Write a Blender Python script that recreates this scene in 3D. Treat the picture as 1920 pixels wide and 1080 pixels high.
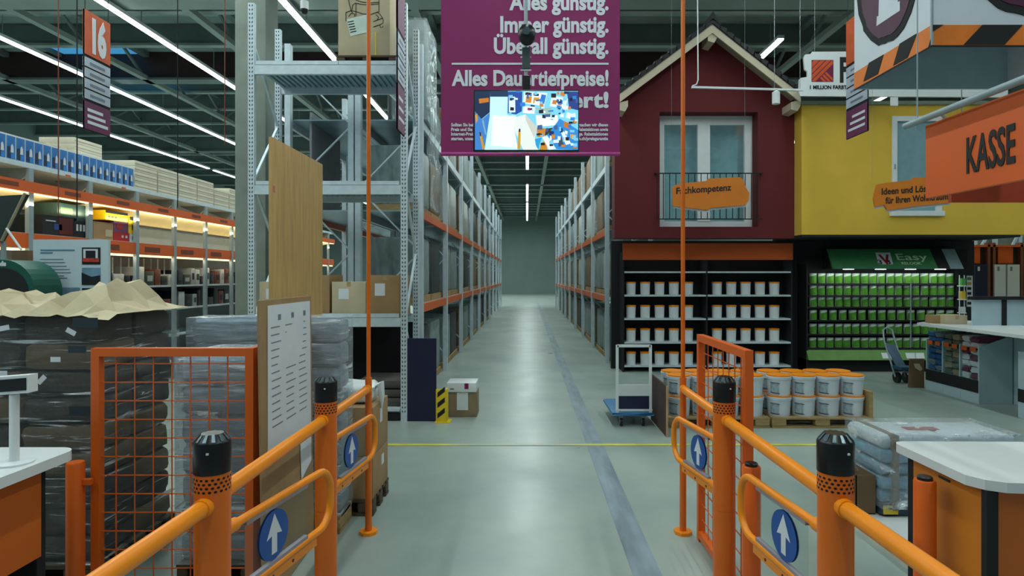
import bpy, bmesh, math, random
from mathutils import Vector, Matrix, noise as mnoise
random.seed(7)
for o in list(bpy.data.objects): bpy.data.objects.remove(o)
scene = bpy.context.scene
COL = scene.collection
PI = math.pi

# ------------------------------------------------------------------ camera, world, exposure
F, CX, CY, H = 1150.0, 988.0, 518.0, 1.75
cam_data = bpy.data.cameras.new('camera')
cam = bpy.data.objects.new('camera', cam_data); COL.objects.link(cam)
cam.location = (0, 0, H); cam.rotation_euler = (PI/2, 0, 0)
cam_data.sensor_width = 36; cam_data.lens = F*36/1920
cam_data.shift_x = -(CX-960)/1920; cam_data.shift_y = -(540-CY)/1920
cam_data.clip_start = .05; cam_data.clip_end = 300
scene.camera = cam
world = bpy.data.worlds.new('world'); scene.world = world; world.use_nodes = True
bg = world.node_tree.nodes['Background']
bg.inputs[0].default_value = (.30, .42, .48, 1); bg.inputs[1].default_value = .25
scene.view_settings.view_transform = 'Standard'; scene.view_settings.look = 'None'
scene.view_settings.gamma = 1; scene.view_settings.use_curve_mapping = False
scene.view_settings.exposure = 0.30
scene.cycles.max_bounces = 6; scene.cycles.diffuse_bounces = 3; scene.cycles.glossy_bounces = 3; scene.cycles.transparent_max_bounces = 8
LAMP_POWER = 15.0          # watts per square-metre-ish factor of the ceiling strips
LAMP_COLOR = (.86, 1.0, .97)

def X(px, d): return (px-CX)*d/F
def Z(py, d): return H-(py-CY)*d/F
def D(py, z=0.0): return (H-z)*F/(py-CY)

# ------------------------------------------------------------------ materials
def lin(c):
    return tuple(((v/255)/12.92 if v/255 <= .04045 else ((v/255+.055)/1.055)**2.4) for v in c)
MATS = {}
def mat(name, rgb, rough=.5, metal=0., var=.12, scale=6., bump=0., bscale=40., stretch=(1,1,1), spec=.5, emit=0., coat=0.):
    if name in MATS: return MATS[name]
    m = bpy.data.materials.new(name); m.use_nodes = True
    nt = m.node_tree; b = nt.nodes['Principled BSDF']
    tc = nt.nodes.new('ShaderNodeTexCoord'); mp = nt.nodes.new('ShaderNodeMapping')
    mp.inputs['Scale'].default_value = stretch
    nt.links.new(tc.outputs['Object'], mp.inputs[0])
    nz = nt.nodes.new('ShaderNodeTexNoise'); nz.inputs['Scale'].default_value = scale; nz.inputs['Detail'].default_value = 4
    nt.links.new(mp.outputs[0], nz.inputs['Vector'])
    cr = nt.nodes.new('ShaderNodeValToRGB')
    c = lin(rgb); lo = tuple(max(0, v*(1-var)) for v in c); hi = tuple(min(1, v*(1+var)) for v in c)
    cr.color_ramp.elements[0].position = .3; cr.color_ramp.elements[1].position = .7
    cr.color_ramp.elements[0].color = (*lo, 1); cr.color_ramp.elements[1].color = (*hi, 1)
    nt.links.new(nz.outputs['Fac'], cr.inputs[0]); nt.links.new(cr.outputs[0], b.inputs['Base Color'])
    b.inputs['Roughness'].default_value = rough; b.inputs['Metallic'].default_value = metal
    b.inputs['Specular IOR Level'].default_value = spec
    if coat: b.inputs['Coat Weight'].default_value = coat
    if emit:
        nt.links.new(cr.outputs[0], b.inputs['Emission Color']); b.inputs['Emission Strength'].default_value = emit
    if bump:
        n2 = nt.nodes.new('ShaderNodeTexNoise'); n2.inputs['Scale'].default_value = bscale; n2.inputs['Detail'].default_value = 5
        nt.links.new(mp.outputs[0], n2.inputs['Vector'])
        bp = nt.nodes.new('ShaderNodeBump'); bp.inputs['Strength'].default_value = bump; bp.inputs['Distance'].default_value = .02
        nt.links.new(n2.outputs['Fac'], bp.inputs['Height']); nt.links.new(bp.outputs[0], b.inputs['Normal'])
    MATS[name] = m; return m

def film_mat(name, tint=(.8,.9,.95), gloss=.22, stretch=(1,1,6)):
    m = bpy.data.materials.new(name); m.use_nodes = True; nt = m.node_tree
    for n in list(nt.nodes):
        if n.type != 'OUTPUT_MATERIAL': nt.nodes.remove(n)
    out = [n for n in nt.nodes if n.type == 'OUTPUT_MATERIAL'][0]
    tr = nt.nodes.new('ShaderNodeBsdfTransparent'); tr.inputs[0].default_value = (*tint, 1)
    gl = nt.nodes.new('ShaderNodeBsdfGlossy'); gl.inputs['Roughness'].default_value = .16
    gl.inputs[0].default_value = (.9, .97, 1, 1)
    mx = nt.nodes.new('ShaderNodeMixShader')
    tc = nt.nodes.new('ShaderNodeTexCoord'); mp = nt.nodes.new('ShaderNodeMapping')
    mp.inputs['Scale'].default_value = stretch; mp.inputs['Rotation'].default_value = (.08, .22, 0)
    nz = nt.nodes.new('ShaderNodeTexNoise'); nz.inputs['Scale'].default_value = 5; nz.inputs['Detail'].default_value = 8
    nz.inputs['Distortion'].default_value = 1.2
    bp = nt.nodes.new('ShaderNodeBump'); bp.inputs['Strength'].default_value = 1; bp.inputs['Distance'].default_value = .06
    lw = nt.nodes.new('ShaderNodeLayerWeight'); lw.inputs['Blend'].default_value = .25
    ad = nt.nodes.new('ShaderNodeMath'); ad.operation = 'MULTIPLY_ADD'; ad.inputs[1].default_value = .22; ad.inputs[2].default_value = gloss; ad.use_clamp = True
    nt.links.new(tc.outputs['Object'], mp.inputs[0]); nt.links.new(mp.outputs[0], nz.inputs['Vector'])
    nt.links.new(nz.outputs['Fac'], bp.inputs['Height']); nt.links.new(bp.outputs[0], gl.inputs['Normal'])
    nt.links.new(bp.outputs[0], lw.inputs['Normal']); nt.links.new(lw.outputs['Facing'], ad.inputs[0])
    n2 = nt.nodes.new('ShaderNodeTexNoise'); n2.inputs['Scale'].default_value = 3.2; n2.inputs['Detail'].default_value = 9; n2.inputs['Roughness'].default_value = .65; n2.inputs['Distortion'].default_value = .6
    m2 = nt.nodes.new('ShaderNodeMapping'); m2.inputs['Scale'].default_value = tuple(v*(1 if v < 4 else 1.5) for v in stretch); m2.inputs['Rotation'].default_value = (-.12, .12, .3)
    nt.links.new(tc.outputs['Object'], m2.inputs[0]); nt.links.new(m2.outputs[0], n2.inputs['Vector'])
    rm = nt.nodes.new('ShaderNodeMapRange'); rm.inputs[1].default_value = .57; rm.inputs[2].default_value = .66; rm.inputs[4].default_value = .8  # streak mask: whitish film folds, with highlights painted in as pale diffuse streaks
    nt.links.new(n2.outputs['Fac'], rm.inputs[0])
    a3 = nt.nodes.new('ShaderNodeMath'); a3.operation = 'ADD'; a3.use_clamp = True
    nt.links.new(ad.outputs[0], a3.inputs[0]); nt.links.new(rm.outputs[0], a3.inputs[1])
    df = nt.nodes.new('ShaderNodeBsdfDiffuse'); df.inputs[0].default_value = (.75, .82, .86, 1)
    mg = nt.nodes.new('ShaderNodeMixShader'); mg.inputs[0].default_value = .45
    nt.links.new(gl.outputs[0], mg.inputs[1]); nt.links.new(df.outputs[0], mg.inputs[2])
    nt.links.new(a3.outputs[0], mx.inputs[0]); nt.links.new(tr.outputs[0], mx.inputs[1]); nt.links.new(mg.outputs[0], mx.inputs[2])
    nt.links.new(mx.outputs[0], out.inputs[0]); MATS[name] = m; return m

def glass_mat(name, tint=(.85,.93,.93), gloss=.06, rough=.05):
    m = film_mat(name, tint, gloss)
    for n in list(m.node_tree.nodes):
        if n.type in ('BUMP', 'TEX_NOISE', 'MAPPING', 'TEX_COORD', 'MAP_RANGE', 'BSDF_DIFFUSE'): m.node_tree.nodes.remove(n)
        elif n.type == 'BSDF_GLOSSY': n.inputs['Roughness'].default_value = rough
        elif n.type == 'LAYER_WEIGHT': m.node_tree.nodes.remove(n)
    for n in m.node_tree.nodes:
        if n.type == 'MATH' and n.operation == 'MULTIPLY_ADD': n.inputs[0].default_value = 0.
        if n.type == 'MATH' and n.operation == 'ADD': n.inputs[1].default_value = 0.
        if n.type == 'MIX_SHADER' and not n.inputs[0].is_linked: n.inputs[0].default_value = 0.
    return m
def emit_mat(name, rgb, strength):
    m = bpy.data.materials.new(name); m.use_nodes = True; nt = m.node_tree
    b = nt.nodes['Principled BSDF']; c = lin(rgb)
    b.inputs['Base Color'].default_value = (*c, 1); b.inputs['Emission Color'].default_value = (*c, 1)
    b.inputs['Emission Strength'].default_value = strength; b.inputs['Roughness'].default_value = .4
    MATS[name] = m; return m

ORANGE = mat('orange_paint', (226, 108, 18), .38, var=.06, scale=3)
ORANGE_RAIL = mat('orange_rail_paint', (246, 142, 14), .36, var=.05, scale=3)
ORANGE_RED = mat('orange_red_paint', (222, 98, 24), .4, var=.06, scale=3)
ORANGE_SIGN = mat('orange_sign_face', (214, 92, 22), .55, var=.05, scale=2)
BLACK = mat('black_plastic', (16, 18, 22), .32, var=.1)
BLACKM = mat('matt_black', (20, 22, 25), .8, var=.15)
WHITE = mat('white_laminate', (214, 220, 222), .4, var=.03)
WHITEP = mat('white_plastic', (222, 228, 230), .35, var=.03)
GREY = mat('grey_steel', (150, 166, 172), .45, .2, var=.06, scale=10)
RACK = mat('rack_galvanised', (200, 216, 224), .42, .1, var=.08, scale=12)
DARKSLOT = mat('slot_shadow_black', (14, 20, 24), .9)
CARD = mat('cardboard', (158, 128, 90), .8, var=.1, scale=4, bump=.15, bscale=25)
CARD_D = mat('cardboard_dark', (112, 90, 64), .85, var=.12, scale=4)
CARD_L = mat('cardboard_pale', (190, 176, 146), .8, var=.08, scale=5)
WOODP = mat('pallet_wood', (166, 140, 96), .8, var=.22, scale=5, stretch=(1,6,6), bump=.2)
WOODD = mat('pallet_wood_dark', (82, 70, 54), .85, var=.25, scale=5)
OAK = mat('oak_veneer', (196, 158, 100), .5, var=.16, scale=4, stretch=(5,5,.5))
PAPER = mat('white_paper', (216, 222, 228), .7, var=.03)
INK = mat('black_ink', (22, 24, 26), .7)
GREYINK = mat('grey_ink', (110, 130, 140), .7)
NAVY = mat('navy_board', (20, 24, 62), .5, var=.1)
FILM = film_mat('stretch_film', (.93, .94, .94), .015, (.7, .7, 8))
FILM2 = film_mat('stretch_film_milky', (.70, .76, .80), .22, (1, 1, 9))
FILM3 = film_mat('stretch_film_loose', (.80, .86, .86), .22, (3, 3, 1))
ACRYL = glass_mat('clear_acrylic', (.90, .95, .95), .03)
PURPLE = mat('purple_banner_cloth', (132, 24, 92), .7, var=.06, scale=2)
MAGPRINT = mat('purple_print', (120, 22, 84), .6)
TXTWHITE = mat('white_print', (216, 220, 228), .6, var=.02)
YELLOW = mat('yellow_paint', (226, 196, 30), .45, var=.05)
BLUESIGN = mat('blue_sign_print', (10, 76, 158), .4, var=.03)

# ------------------------------------------------------------------ mesh helpers
class MB:
    def __init__(s): s.v = []; s.f = []; s.m = []; s.smooth = False
    def add(s, vs, fs, mi=0):
        b = len(s.v); s.v += [tuple(v) for v in vs]
        s.f += [tuple(i+b for i in f) for f in fs]; s.m += [mi]*len(fs); return s
    def box(s, x0, x1, y0, y1, z0, z1, mi=0):
        vs = [(x,y,z) for z in (z0,z1) for y in (y0,y1) for x in (x0,x1)]
        return s.add(vs, [(0,2,3,1),(4,5,7,6),(0,1,5,4),(2,6,7,3),(0,4,6,2),(1,3,7,5)], mi)
    def rbox(s, x0, x1, y0, y1, z0, z1, r=.01, seg=2, mi=0, jit=0.):
        bm = bmesh.new(); bmesh.ops.create_cube(bm, size=1)
        for v in bm.verts: v.co = Vector(((x0+x1)/2+v.co.x*(x1-x0), (y0+y1)/2+v.co.y*(y1-y0), (z0+z1)/2+v.co.z*(z1-z0)))
        r = min(r, .49*min(x1-x0, y1-y0, z1-z0))
        bmesh.ops.bevel(bm, geom=bm.edges[:], offset=r, segments=seg, affect='EDGES', profile=.6)
        if jit:
            for v in bm.verts: v.co += Vector((random.uniform(-1,1), random.uniform(-1,1), random.uniform(-1,1)))*jit
        bm.verts.index_update()
        s.add([v.co[:] for v in bm.verts], [[v.index for v in f.verts] for f in bm.faces], mi); bm.free(); s.smooth = True; return s
    def beam(s, a, b, w, h=None, mi=0, up=Vector((0,0,1))):
        a = Vector(a); b = Vector(b); h = w if h is None else h
        t = (b-a).normalized()
        if abs(t.dot(up)) > .98: up = Vector((0,1,0))
        u = t.cross(up).normalized(); n = u.cross(t)
        vs = [p+u*sx*w/2+n*sz*h/2 for p in (a,b) for sx,sz in ((-1,-1),(1,-1),(1,1),(-1,1))]
        return s.add(vs, [(0,1,2,3),(7,6,5,4),(0,4,5,1),(1,5,6,2),(2,6,7,3),(3,7,4,0)], mi)
    def tube(s, path, r, n=10, mi=0, closed=False, caps=True):
        P = [Vector(p) for p in path]; L = len(P); rings = []
        t0 = (P[1]-P[0]).normalized(); up = Vector((0,0,1)) if abs(t0.z) < .9 else Vector((0,1,0))
        u = t0.cross(up).normalized()
        for i in range(L):
            a = P[i-1] if (i or closed) else P[0]; c = P[(i+1) % L] if (i < L-1 or closed) else P[-1]
            t = (c-a).normalized(); u = (u-t*u.dot(t)).normalized(); w = t.cross(u)
            rr = r[i] if isinstance(r, (list, tuple)) else r
            rings.append([P[i]+(u*math.cos(2*PI*k/n)+w*math.sin(2*PI*k/n))*rr for k in range(n)])
        vs = [v for g in rings for v in g]; fs = []
        for i in range(L if closed else L-1):
            j = (i+1) % L
            for k in range(n): fs.append((i*n+k, j*n+k, j*n+(k+1) % n, i*n+(k+1) % n)[::-1])
        if caps and not closed: fs += [tuple(range(n)), tuple(range((L-1)*n, L*n))[::-1]]
        s.smooth = True; return s.add(vs, fs, mi)
    def lathe(s, prof, c, n=24, mi=0):
        cx, cy = c[:2]; vs = []; fs = []
        for r, z in prof: vs += [(cx+r*math.cos(2*PI*k/n), cy+r*math.sin(2*PI*k/n), z) for k in range(n)]
        for i in range(len(prof)-1):
            for k in range(n): fs.append((i*n+k, i*n+(k+1) % n, (i+1)*n+(k+1) % n, (i+1)*n+k))
        fs += [tuple(range(n))[::-1], tuple(range((len(prof)-1)*n, len(prof)*n))]
        s.smooth = True; return s.add(vs, fs, mi)
    def prism(s, pts, ax, a, b, mi=0):
        # polygon pts in the plane across axis ax, extruded from a to b. 'y': pts=(x,z); 'x': pts=(y,z); 'z': pts=(x,y)
        n = len(pts)
        f = {'y': lambda p, t: (p[0], t, p[1]), 'x': lambda p, t: (t, p[0], p[1]), 'z': lambda p, t: (p[0], p[1], t)}[ax]
        vs = [f(p, a) for p in pts]+[f(p, b) for p in pts]
        return s.add(vs, [tuple(range(n)), tuple(range(n, 2*n))[::-1]]+[(i, n+i, n+(i+1) % n, (i+1) % n) for i in range(n)], mi)
    def build(s, name, mats, parent=None, origin=None, label=None, cat=None, group=None, kind=None):
        mats = mats if isinstance(mats, (list, tuple)) else [mats]
        if parent is not None: org = Vector(ORG[parent.name])
        elif origin is not None: org = Vector(origin)
        else:
            xs = [v[0] for v in s.v]; ys = [v[1] for v in s.v]; zs = [v[2] for v in s.v]
            org = Vector(((min(xs)+max(xs))/2, (min(ys)+max(ys))/2, min(zs)))
        me = bpy.data.meshes.new(name)
        me.from_pydata([tuple(Vector(v)-org) for v in s.v], [], s.f)
        for m in mats: me.materials.append(m)
        if len(mats) > 1: me.polygons.foreach_set('material_index', s.m)
        bm = bmesh.new(); bm.from_mesh(me); bmesh.ops.recalc_face_normals(bm, faces=bm.faces); bm.to_mesh(me); bm.free()
        if s.smooth:
            me.polygons.foreach_set('use_smooth', [True]*len(me.polygons)); me.set_sharp_from_angle(angle=.7)
        o = bpy.data.objects.new(name, me); COL.objects.link(o)
        if parent is not None: o.parent = parent; ORG[o.name] = ORG[parent.name]
        else: o.location = org; ORG[o.name] = tuple(org)
        return tag(o, label, cat, group, kind)
ORG = {}
def tag(o, label=None, cat=None, group=None, kind=None):
    if label: o['label'] = label
    if cat: o['category'] = cat
    if group: o['group'] = group
    if kind: o['kind'] = kind
    return o
def thing(name, label, cat, loc, group=None, kind=None):
    o = bpy.data.objects.new(name, None); COL.objects.link(o); o.location = loc; o.empty_display_size = .1
    ORG[o.name] = tuple(loc); return tag(o, label, cat, group, kind)
def copy_tree(o, loc=None, parent=None, label=None, group=None, rotz=None):
    c = o.copy(); COL.objects.link(c); c.parent = parent
    if loc is not None: c.location = loc
    if rotz is not None: c.rotation_euler = (0, 0, rotz)
    if label: c['label'] = label
    if group: c['group'] = group
    ORG[c.name] = tuple(c.location) if parent is None else ORG[parent.name]
    for ch in o.children: copy_tree(ch, None, c)
    return c
def text(name, s, size, loc, face, m, parent, sx=1., bold=0., align='LEFT', depth=.004, shear=0., roll=0.):
    cu = bpy.data.curves.new(name, 'FONT'); cu.body = s; cu.size = size; cu.offset = bold; cu.extrude = depth/2
    cu.align_x = align; cu.shear = shear; cu.resolution_u = 3
    t = bpy.data.objects.new(name, cu); COL.objects.link(t)
    bpy.context.view_layer.update()
    me = bpy.data.meshes.new_from_object(t.evaluated_get(bpy.context.evaluated_depsgraph_get()))
    bpy.data.objects.remove(t); bpy.data.curves.remove(cu)
    rz = {'-y': 0, '+x': PI/2, '-x': -PI/2}[face]
    M = Matrix.Translation(Vector(loc)-Vector(ORG[parent.name])) @ Matrix.Rotation(rz, 4, 'Z') @ Matrix.Rotation(PI/2, 4, 'X') @ Matrix.Rotation(roll, 4, 'Z') @ Matrix.Diagonal((sx, 1, 1, 1))
    me.transform(M); me.materials.clear(); me.materials.append(m); me.name = name
    o = bpy.data.objects.new(name, me); COL.objects.link(o); o.parent = parent; ORG[o.name] = ORG[parent.name]
    return o
def box1(name, b, m, label, cat, group=None, r=0.):
    mb = MB(); (mb.rbox(*b, r) if r else mb.box(*b))
    return mb.build(name, m, label=label, cat=cat, group=group)
def part(name, b, m, parent, r=0., label=None):
    mb = MB(); (mb.rbox(*b, r) if r else mb.box(*b))
    return mb.build(name, m, parent, label=label)
ORD = ['first','second','third','fourth','fifth','sixth','seventh','eighth','ninth','tenth','eleventh','twelfth','thirteenth','fourteenth','fifteenth','sixteenth','seventeenth','eighteenth','nineteenth','twentieth']

# ------------------------------------------------------------------ room shell
def floor_material():
    m = mat('polished_concrete', (156, 171, 166), .3, var=.2, scale=.8, spec=.45)
    for n_ in m.node_tree.nodes:
        if n_.type == 'TEX_NOISE': n_.inputs['Detail'].default_value = 7; n_.inputs['Roughness'].default_value = .6
        if n_.type == 'VALTORGB': n_.color_ramp.elements[0].color = (*lin((134, 152, 148)), 1); n_.color_ramp.elements[1].color = (*lin((168, 180, 172)), 1)
    nt = m.node_tree; b = nt.nodes['Principled BSDF']
    n = nt.nodes.new('ShaderNodeTexNoise'); n.inputs['Scale'].default_value = 2.2; n.inputs['Detail'].default_value = 6
    tc = nt.nodes.new('ShaderNodeTexCoord'); nt.links.new(tc.outputs['Object'], n.inputs['Vector'])
    mr = nt.nodes.new('ShaderNodeMapRange'); mr.inputs[3].default_value = .22; mr.inputs[4].default_value = .46
    nt.links.new(n.outputs['Fac'], mr.inputs[0]); nt.links.new(mr.outputs[0], b.inputs['Roughness'])
    return m
FLOORM = floor_material()
fl = MB().box(-20, 15, -3, 62, -.2, 0).build('floor', FLOORM, label='grey-green polished concrete shop floor', kind='structure')
MB().box(.62, .79, -1, 40, .0005, .002).build('floor_joint_strip', mat('joint_filler', (130, 148, 158), .35, var=.28, scale=2, stretch=(6, 1, 1)), fl)
ln = MB().box(-2.6, 6.5, 6.33, 6.40, .0025, .004).build('yellow_floor_line', mat('floor_line_yellow', (206, 200, 70), .4, var=.15, scale=4), fl)
def wear_line(m):
    nt = m.node_tree; b = nt.nodes['Principled BSDF']; src = b.inputs['Base Color'].links[0].from_socket
    tc = nt.nodes.new('ShaderNodeTexCoord'); sp = nt.nodes.new('ShaderNodeSeparateXYZ'); nt.links.new(tc.outputs['Object'], sp.inputs[0])
    ab = nt.nodes.new('ShaderNodeMath'); ab.operation = 'ADD'; ab.inputs[1].default_value = .35     # worn where trolleys roll, centred on the lane
    o0 = ORG[fl.name][0]; ab.inputs[1].default_value = .12+o0
    nt.links.new(sp.outputs['X'], ab.inputs[0])
    a2 = nt.nodes.new('ShaderNodeMath'); a2.operation = 'ABSOLUTE'; nt.links.new(ab.outputs[0], a2.inputs[0])
    mr = nt.nodes.new('ShaderNodeMapRange'); mr.inputs[1].default_value = .45; mr.inputs[2].default_value = .85; mr.inputs[3].default_value = .93; mr.inputs[4].default_value = 0
    nt.links.new(a2.outputs[0], mr.inputs[0])
    mx = nt.nodes.new('ShaderNodeMixRGB'); mx.inputs[2].default_value = (*lin((158, 170, 150)), 1)
    nt.links.new(mr.outputs[0], mx.inputs[0]); nt.links.new(src, mx.inputs[1]); nt.links.new(mx.outputs[0], b.inputs['Base Color'])
wear_line(MATS['floor_line_yellow'])
CEILM = mat('ceiling_deck_sheet', (146, 164, 160), .55, .1, var=.1, scale=1)
cm = MB(); y = -3.
prof = []
while y < 62:
    prof += [(y, 8.0), (y+.16, 8.0), (y+.2, 8.09), (y+.36, 8.09)]; y += .4
cm.add([(x, p[0], p[1]) for x in (-20, 15) for p in prof], [(i, i+1, len(prof)+i+1, len(prof)+i) for i in range(len(prof)-1)])
ceil = cm.build('ceiling', CEILM, label='dark corrugated steel roof deck', kind='structure')
WALLM = mat('wall_panel', (120, 138, 134), .7, var=.06, scale=.6)
MB().box(-20, 15, 62, 62.2, 0, 8.2).build('wall_back', WALLM, label='pale far end wall of the hall', kind='structure')
MB().box(-20.2, -20, -3, 62, 0, 8.2).build('wall_left', WALLM, label='left outer wall of the hall', kind='structure')
MB().box(15, 15.2, -3, 62, 0, 8.2).build('wall_right', WALLM, label='right outer wall of the hall', kind='structure')
BEAM = mat('beam_steel', (104, 120, 118), .5, .2, var=.1, scale=2)
BEAML = mat('beam_flange', (140, 154, 148), .5, .2, var=.08, scale=2)
BEAMB = mat('beam_brown', (52, 34, 32), .6, var=.1)
bi = 0
yy = 9.4
while yy < 60:
    t = thing('roof_beam', 'steel roof beam crossing the hall under the deck', None, (0, yy, 7.3), kind='structure')
    if bi % 5 == 4:
        MB().box(-20, 15, yy-.12, yy+.12, 7.25, 8.0).build('beam_web', BEAMB if bi == 4 else BEAM, t)
        MB().box(-20, 15, yy-.2, yy+.2, 7.2, 7.26).build('bottom_flange', BEAM, t)
    else:
        MB().box(-20, 15, yy-.03, yy+.03, 7.5, 8.0).build('beam_web', BEAM, t)
        MB().box(-20, 15, yy-.09, yy+.09, 7.46, 7.52).build('bottom_flange', BEAML, t)
    bi += 1; yy += 1.95
t = thing('roof_beam', 'deep dark main beam with bolt holes above the red gable', None, (0, 12.2, 7), kind='structure')
MB().box(-20, 15, 12.1, 12.3, 7.24, 7.95).build('beam_web', mat('beam_dark', (46, 58, 62), .6, var=.1), t)
MB().box(-20, 15, 11.95, 12.45, 7.16, 7.24).build('bottom_flange', BEAML, t)
for gi, gx in enumerate((-14.5, -10.6, -7.0, -2.3, .9, 6.8, 10.8)):
    t = thing('roof_truss', 'lattice roof girder running towards the back', None, (gx, 30, 7.3), kind='structure')
    MB().box(gx-.08, gx+.08, 6, 61, 7.2, 7.32).build('bottom_chord', BEAML, t)
    MB().box(gx-.08, gx+.08, 6, 61, 7.85, 7.97).build('top_chord', BEAM, t)
    k = 0; y = 6.
    dg = MB()
    while y < 60:
        dg.beam((gx, y, 7.26 if k % 2 == 0 else 7.9), (gx, y+1.1, 7.9 if k % 2 == 0 else 7.26), .06); y += 1.1; k += 1
    dg.build('diagonal_braces', BEAM, t, kind='stuff')
SKY = emit_mat('skylight_sky', (70, 150, 200), .55)
t = thing('skylight', 'blue skylight in the roof behind the aisle number sign', None, (-11.7, 17.5, 7.9), kind='structure')
for a, b in ((15.6, 17.2), (17.6, 19.2)):
    MB().box(-12.9, -10.7, a, b, 7.94, 7.98).build('pane', SKY, t)
fr = MB()
for a in (15.5, 17.4, 19.3): fr.box(-13, -10.6, a-.07, a+.07, 7.86, 7.99)
for a in (-13, -10.6): fr.box(a-.05, a+.05, 15.5, 19.3, 7.86, 7.99)
fr.build('frame', BEAM, t)
CONC = mat('column_concrete', (132, 142, 132), .85, var=.14, scale=2.5, bump=.2)
col = MB().rbox(X(440, 8.8), X(498, 8.8), 8.8, 9.25, 0, 8, .02).build('concrete_column', CONC, label='concrete column behind the tall rack', kind='structure')

# ------------------------------------------------------------------ ceiling LED strips
STRIP = emit_mat('led_strip', (236, 246, 246), 4.5)
def strip(x, segs, label, power=1., lit=True, z=7.0):
    t = thing('ceiling_light_strip', label, 'ceiling light', (x, segs[0][0], z), 'ceiling light strips')
    y0, y1 = segs[0][0], segs[-1][1]
    for a, b in segs:
        MB().box(x-.07, x+.07, a, b, z+.03, z+.10).build('housing', WHITEP, t)
        MB().box(x-.065, x+.065, a+.02, b-.02, z, z+.03).build('diffuser', STRIP, t)
        if lit:
            ld = bpy.data.lights.new('strip_lamp', 'AREA'); ld.shape = 'RECTANGLE'; ld.size = .12; ld.size_y = b-a
            ld.energy = LAMP_POWER*power*(b-a); ld.color = LAMP_COLOR
            lo = bpy.data.objects.new('strip_lamp', ld); COL.objects.link(lo); lo.parent = t
            lo.location = (0, (a+b)/2-y0, -.02)
    c = MB(); yy = y0+.6
    while yy < y1:
        c.beam((x, yy, z+.1), (x, yy, 8), .012); yy += 3.
    c.build('suspension_wires', GREY, t, kind='stuff')
strip(0.02, [(-2.6, 4), (4.4, 14), (14.6, 22), (22.5, 30.2), (35.3, 43), (44, 58)], 'segmented light strip over the middle of the main aisle', 1.0)
strip(-4.67, [(-2.6, 26), (26.5, 55)], 'light strip passing behind the domed camera over the tall rack', 1.)
strip(-8.17, [(-2.6, 30), (30.5, 55)], 'uppermost diagonal light strip on the left, passing right of the aisle number sign', 1.)
strip(-11.63, [(4, 30), (30.5, 55)], 'middle diagonal light strip on the left crossing behind the aisle number sign', 1.)
strip(-15.57, [(4, 30), (30.5, 55)], 'lowest diagonal light strip on the far left', 1.)
strip(5.64, [(13.6, 30), (31, 55)], 'short light strip peeking out over the right slope of the gable', 1.)
strip(4.3, [(-2.6, 9.6)], 'light strip over the checkout and paint area on the right', .9)
strip(10.5, [(3, 30)], 'light strip on the far right above the yellow facade', 1.)

# ------------------------------------------------------------------ entrance gates (posts, rails, swing gates)
PH = 1.212
XL, XR, YN, YF, YT = -1.081, 1.061, 2.109, 3.298, 4.175
def gate_post(x, y, label):
    t = thing('gate_post', label, 'gate post', (x, y, 0), 'gate posts')
    r = .058
    MB().lathe([(r, 0), (r, .50), (r-.0015, .5), (r-.0015, .503), (r, .503), (r, PH-.13)], (x, y), 32).build('post_tube', ORANGE, t)
    MB().lathe([(.105, 0), (.105, .008), (.1, .012), (r, .012)], (x, y), 32).build('base_plate', ORANGE, t)
    c = MB().lathe([(r+.002, PH-.132), (r+.002, PH-.03), (r-.001, PH-.024), (r*.62, PH), (.001, PH)], (x, y), 32).build('cap', BLACK, t)
    fin = MB()
    for k in range(12):
        a = 2*PI*k/12; p = Vector((math.cos(a), math.sin(a), 0)); q = Vector((-math.sin(a), math.cos(a), 0))
        o = Vector((x, y, 0))
        vs = [o+p*(r*.98)+q*s*.006+Vector((0,0,PH-.021)) for s in (-1,1)]+[o+p*(r*.66)+q*s*.004+Vector((0,0,PH+.0005)) for s in (1,-1)]
        fin.add(vs, [(0,1,2,3)])
    fin.build('lamp_facets', mat('cap_facet', (90, 110, 118), .18, .3), c)
    h = MB()
    for row in range(4):
        for k in range(20):
            a = 2*PI*(k+.5*(row % 2))/20; rr = r+.0006
            z = PH-.188+row*.0135; n = 6; p = []
            for j in range(n):
                b = 2*PI*j/n; da = .0058*math.cos(b)/rr; p.append((x+rr*math.cos(a+da), y+rr*math.sin(a+da), z+.0046*math.sin(b)))
            h.add(p, [tuple(range(n))])
    h.build('vent_holes', DARKSLOT, t, kind='stuff')
    MB().box(x+.01, x+.017, y-r-.006, y-r, PH-.06, PH-.054).build('screw', WHITEP, c)
    return t
gate_post(XL, YN, 'nearest left orange gate post with black cap')
gate_post(XR, YN, 'nearest right orange gate post with black cap')
gate_post(XL, YF, 'second orange gate post on the left, behind the nearest one')
gate_post(XR, YF, 'second orange gate post on the right, behind the nearest one')
def rail(name, pts, r, label, m=ORANGE_RAIL, flange=True):
    t = thing(name, label, 'guard rail', pts[0], 'guard rails')
    MB().tube(pts, r, 14).build('rail_tube', m, t)
    if flange:
        f = MB(); a = Vector(pts[-1]); dr = (Vector(pts[-2])-a).normalized()
        f.tube([a, a+dr*.03], r+.004, 14); f.build('collar', m, t)
RZ = .985
for s, xx, nm in ((-1, XL, 'left'), (1, XR, 'right')):
    ofs = -s*.0
    rail('guard_rail', [(xx+s*.02, .35, RZ), (xx+ofs, YN-.05, RZ-.01)], .0285, 'orange rail coming towards the camera from the nearest %s post' % nm)
    rail('guard_rail', [(xx, YN+.055, RZ), (xx, YF-.052, RZ)], .0285, 'orange rail joining the two big %s gate posts' % nm)
    rail('guard_rail', [(xx, YF+.055, RZ), (xx, YT-.02, RZ)], .0265, 'orange rail between the second %s post and the thin end post' % nm)
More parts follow.
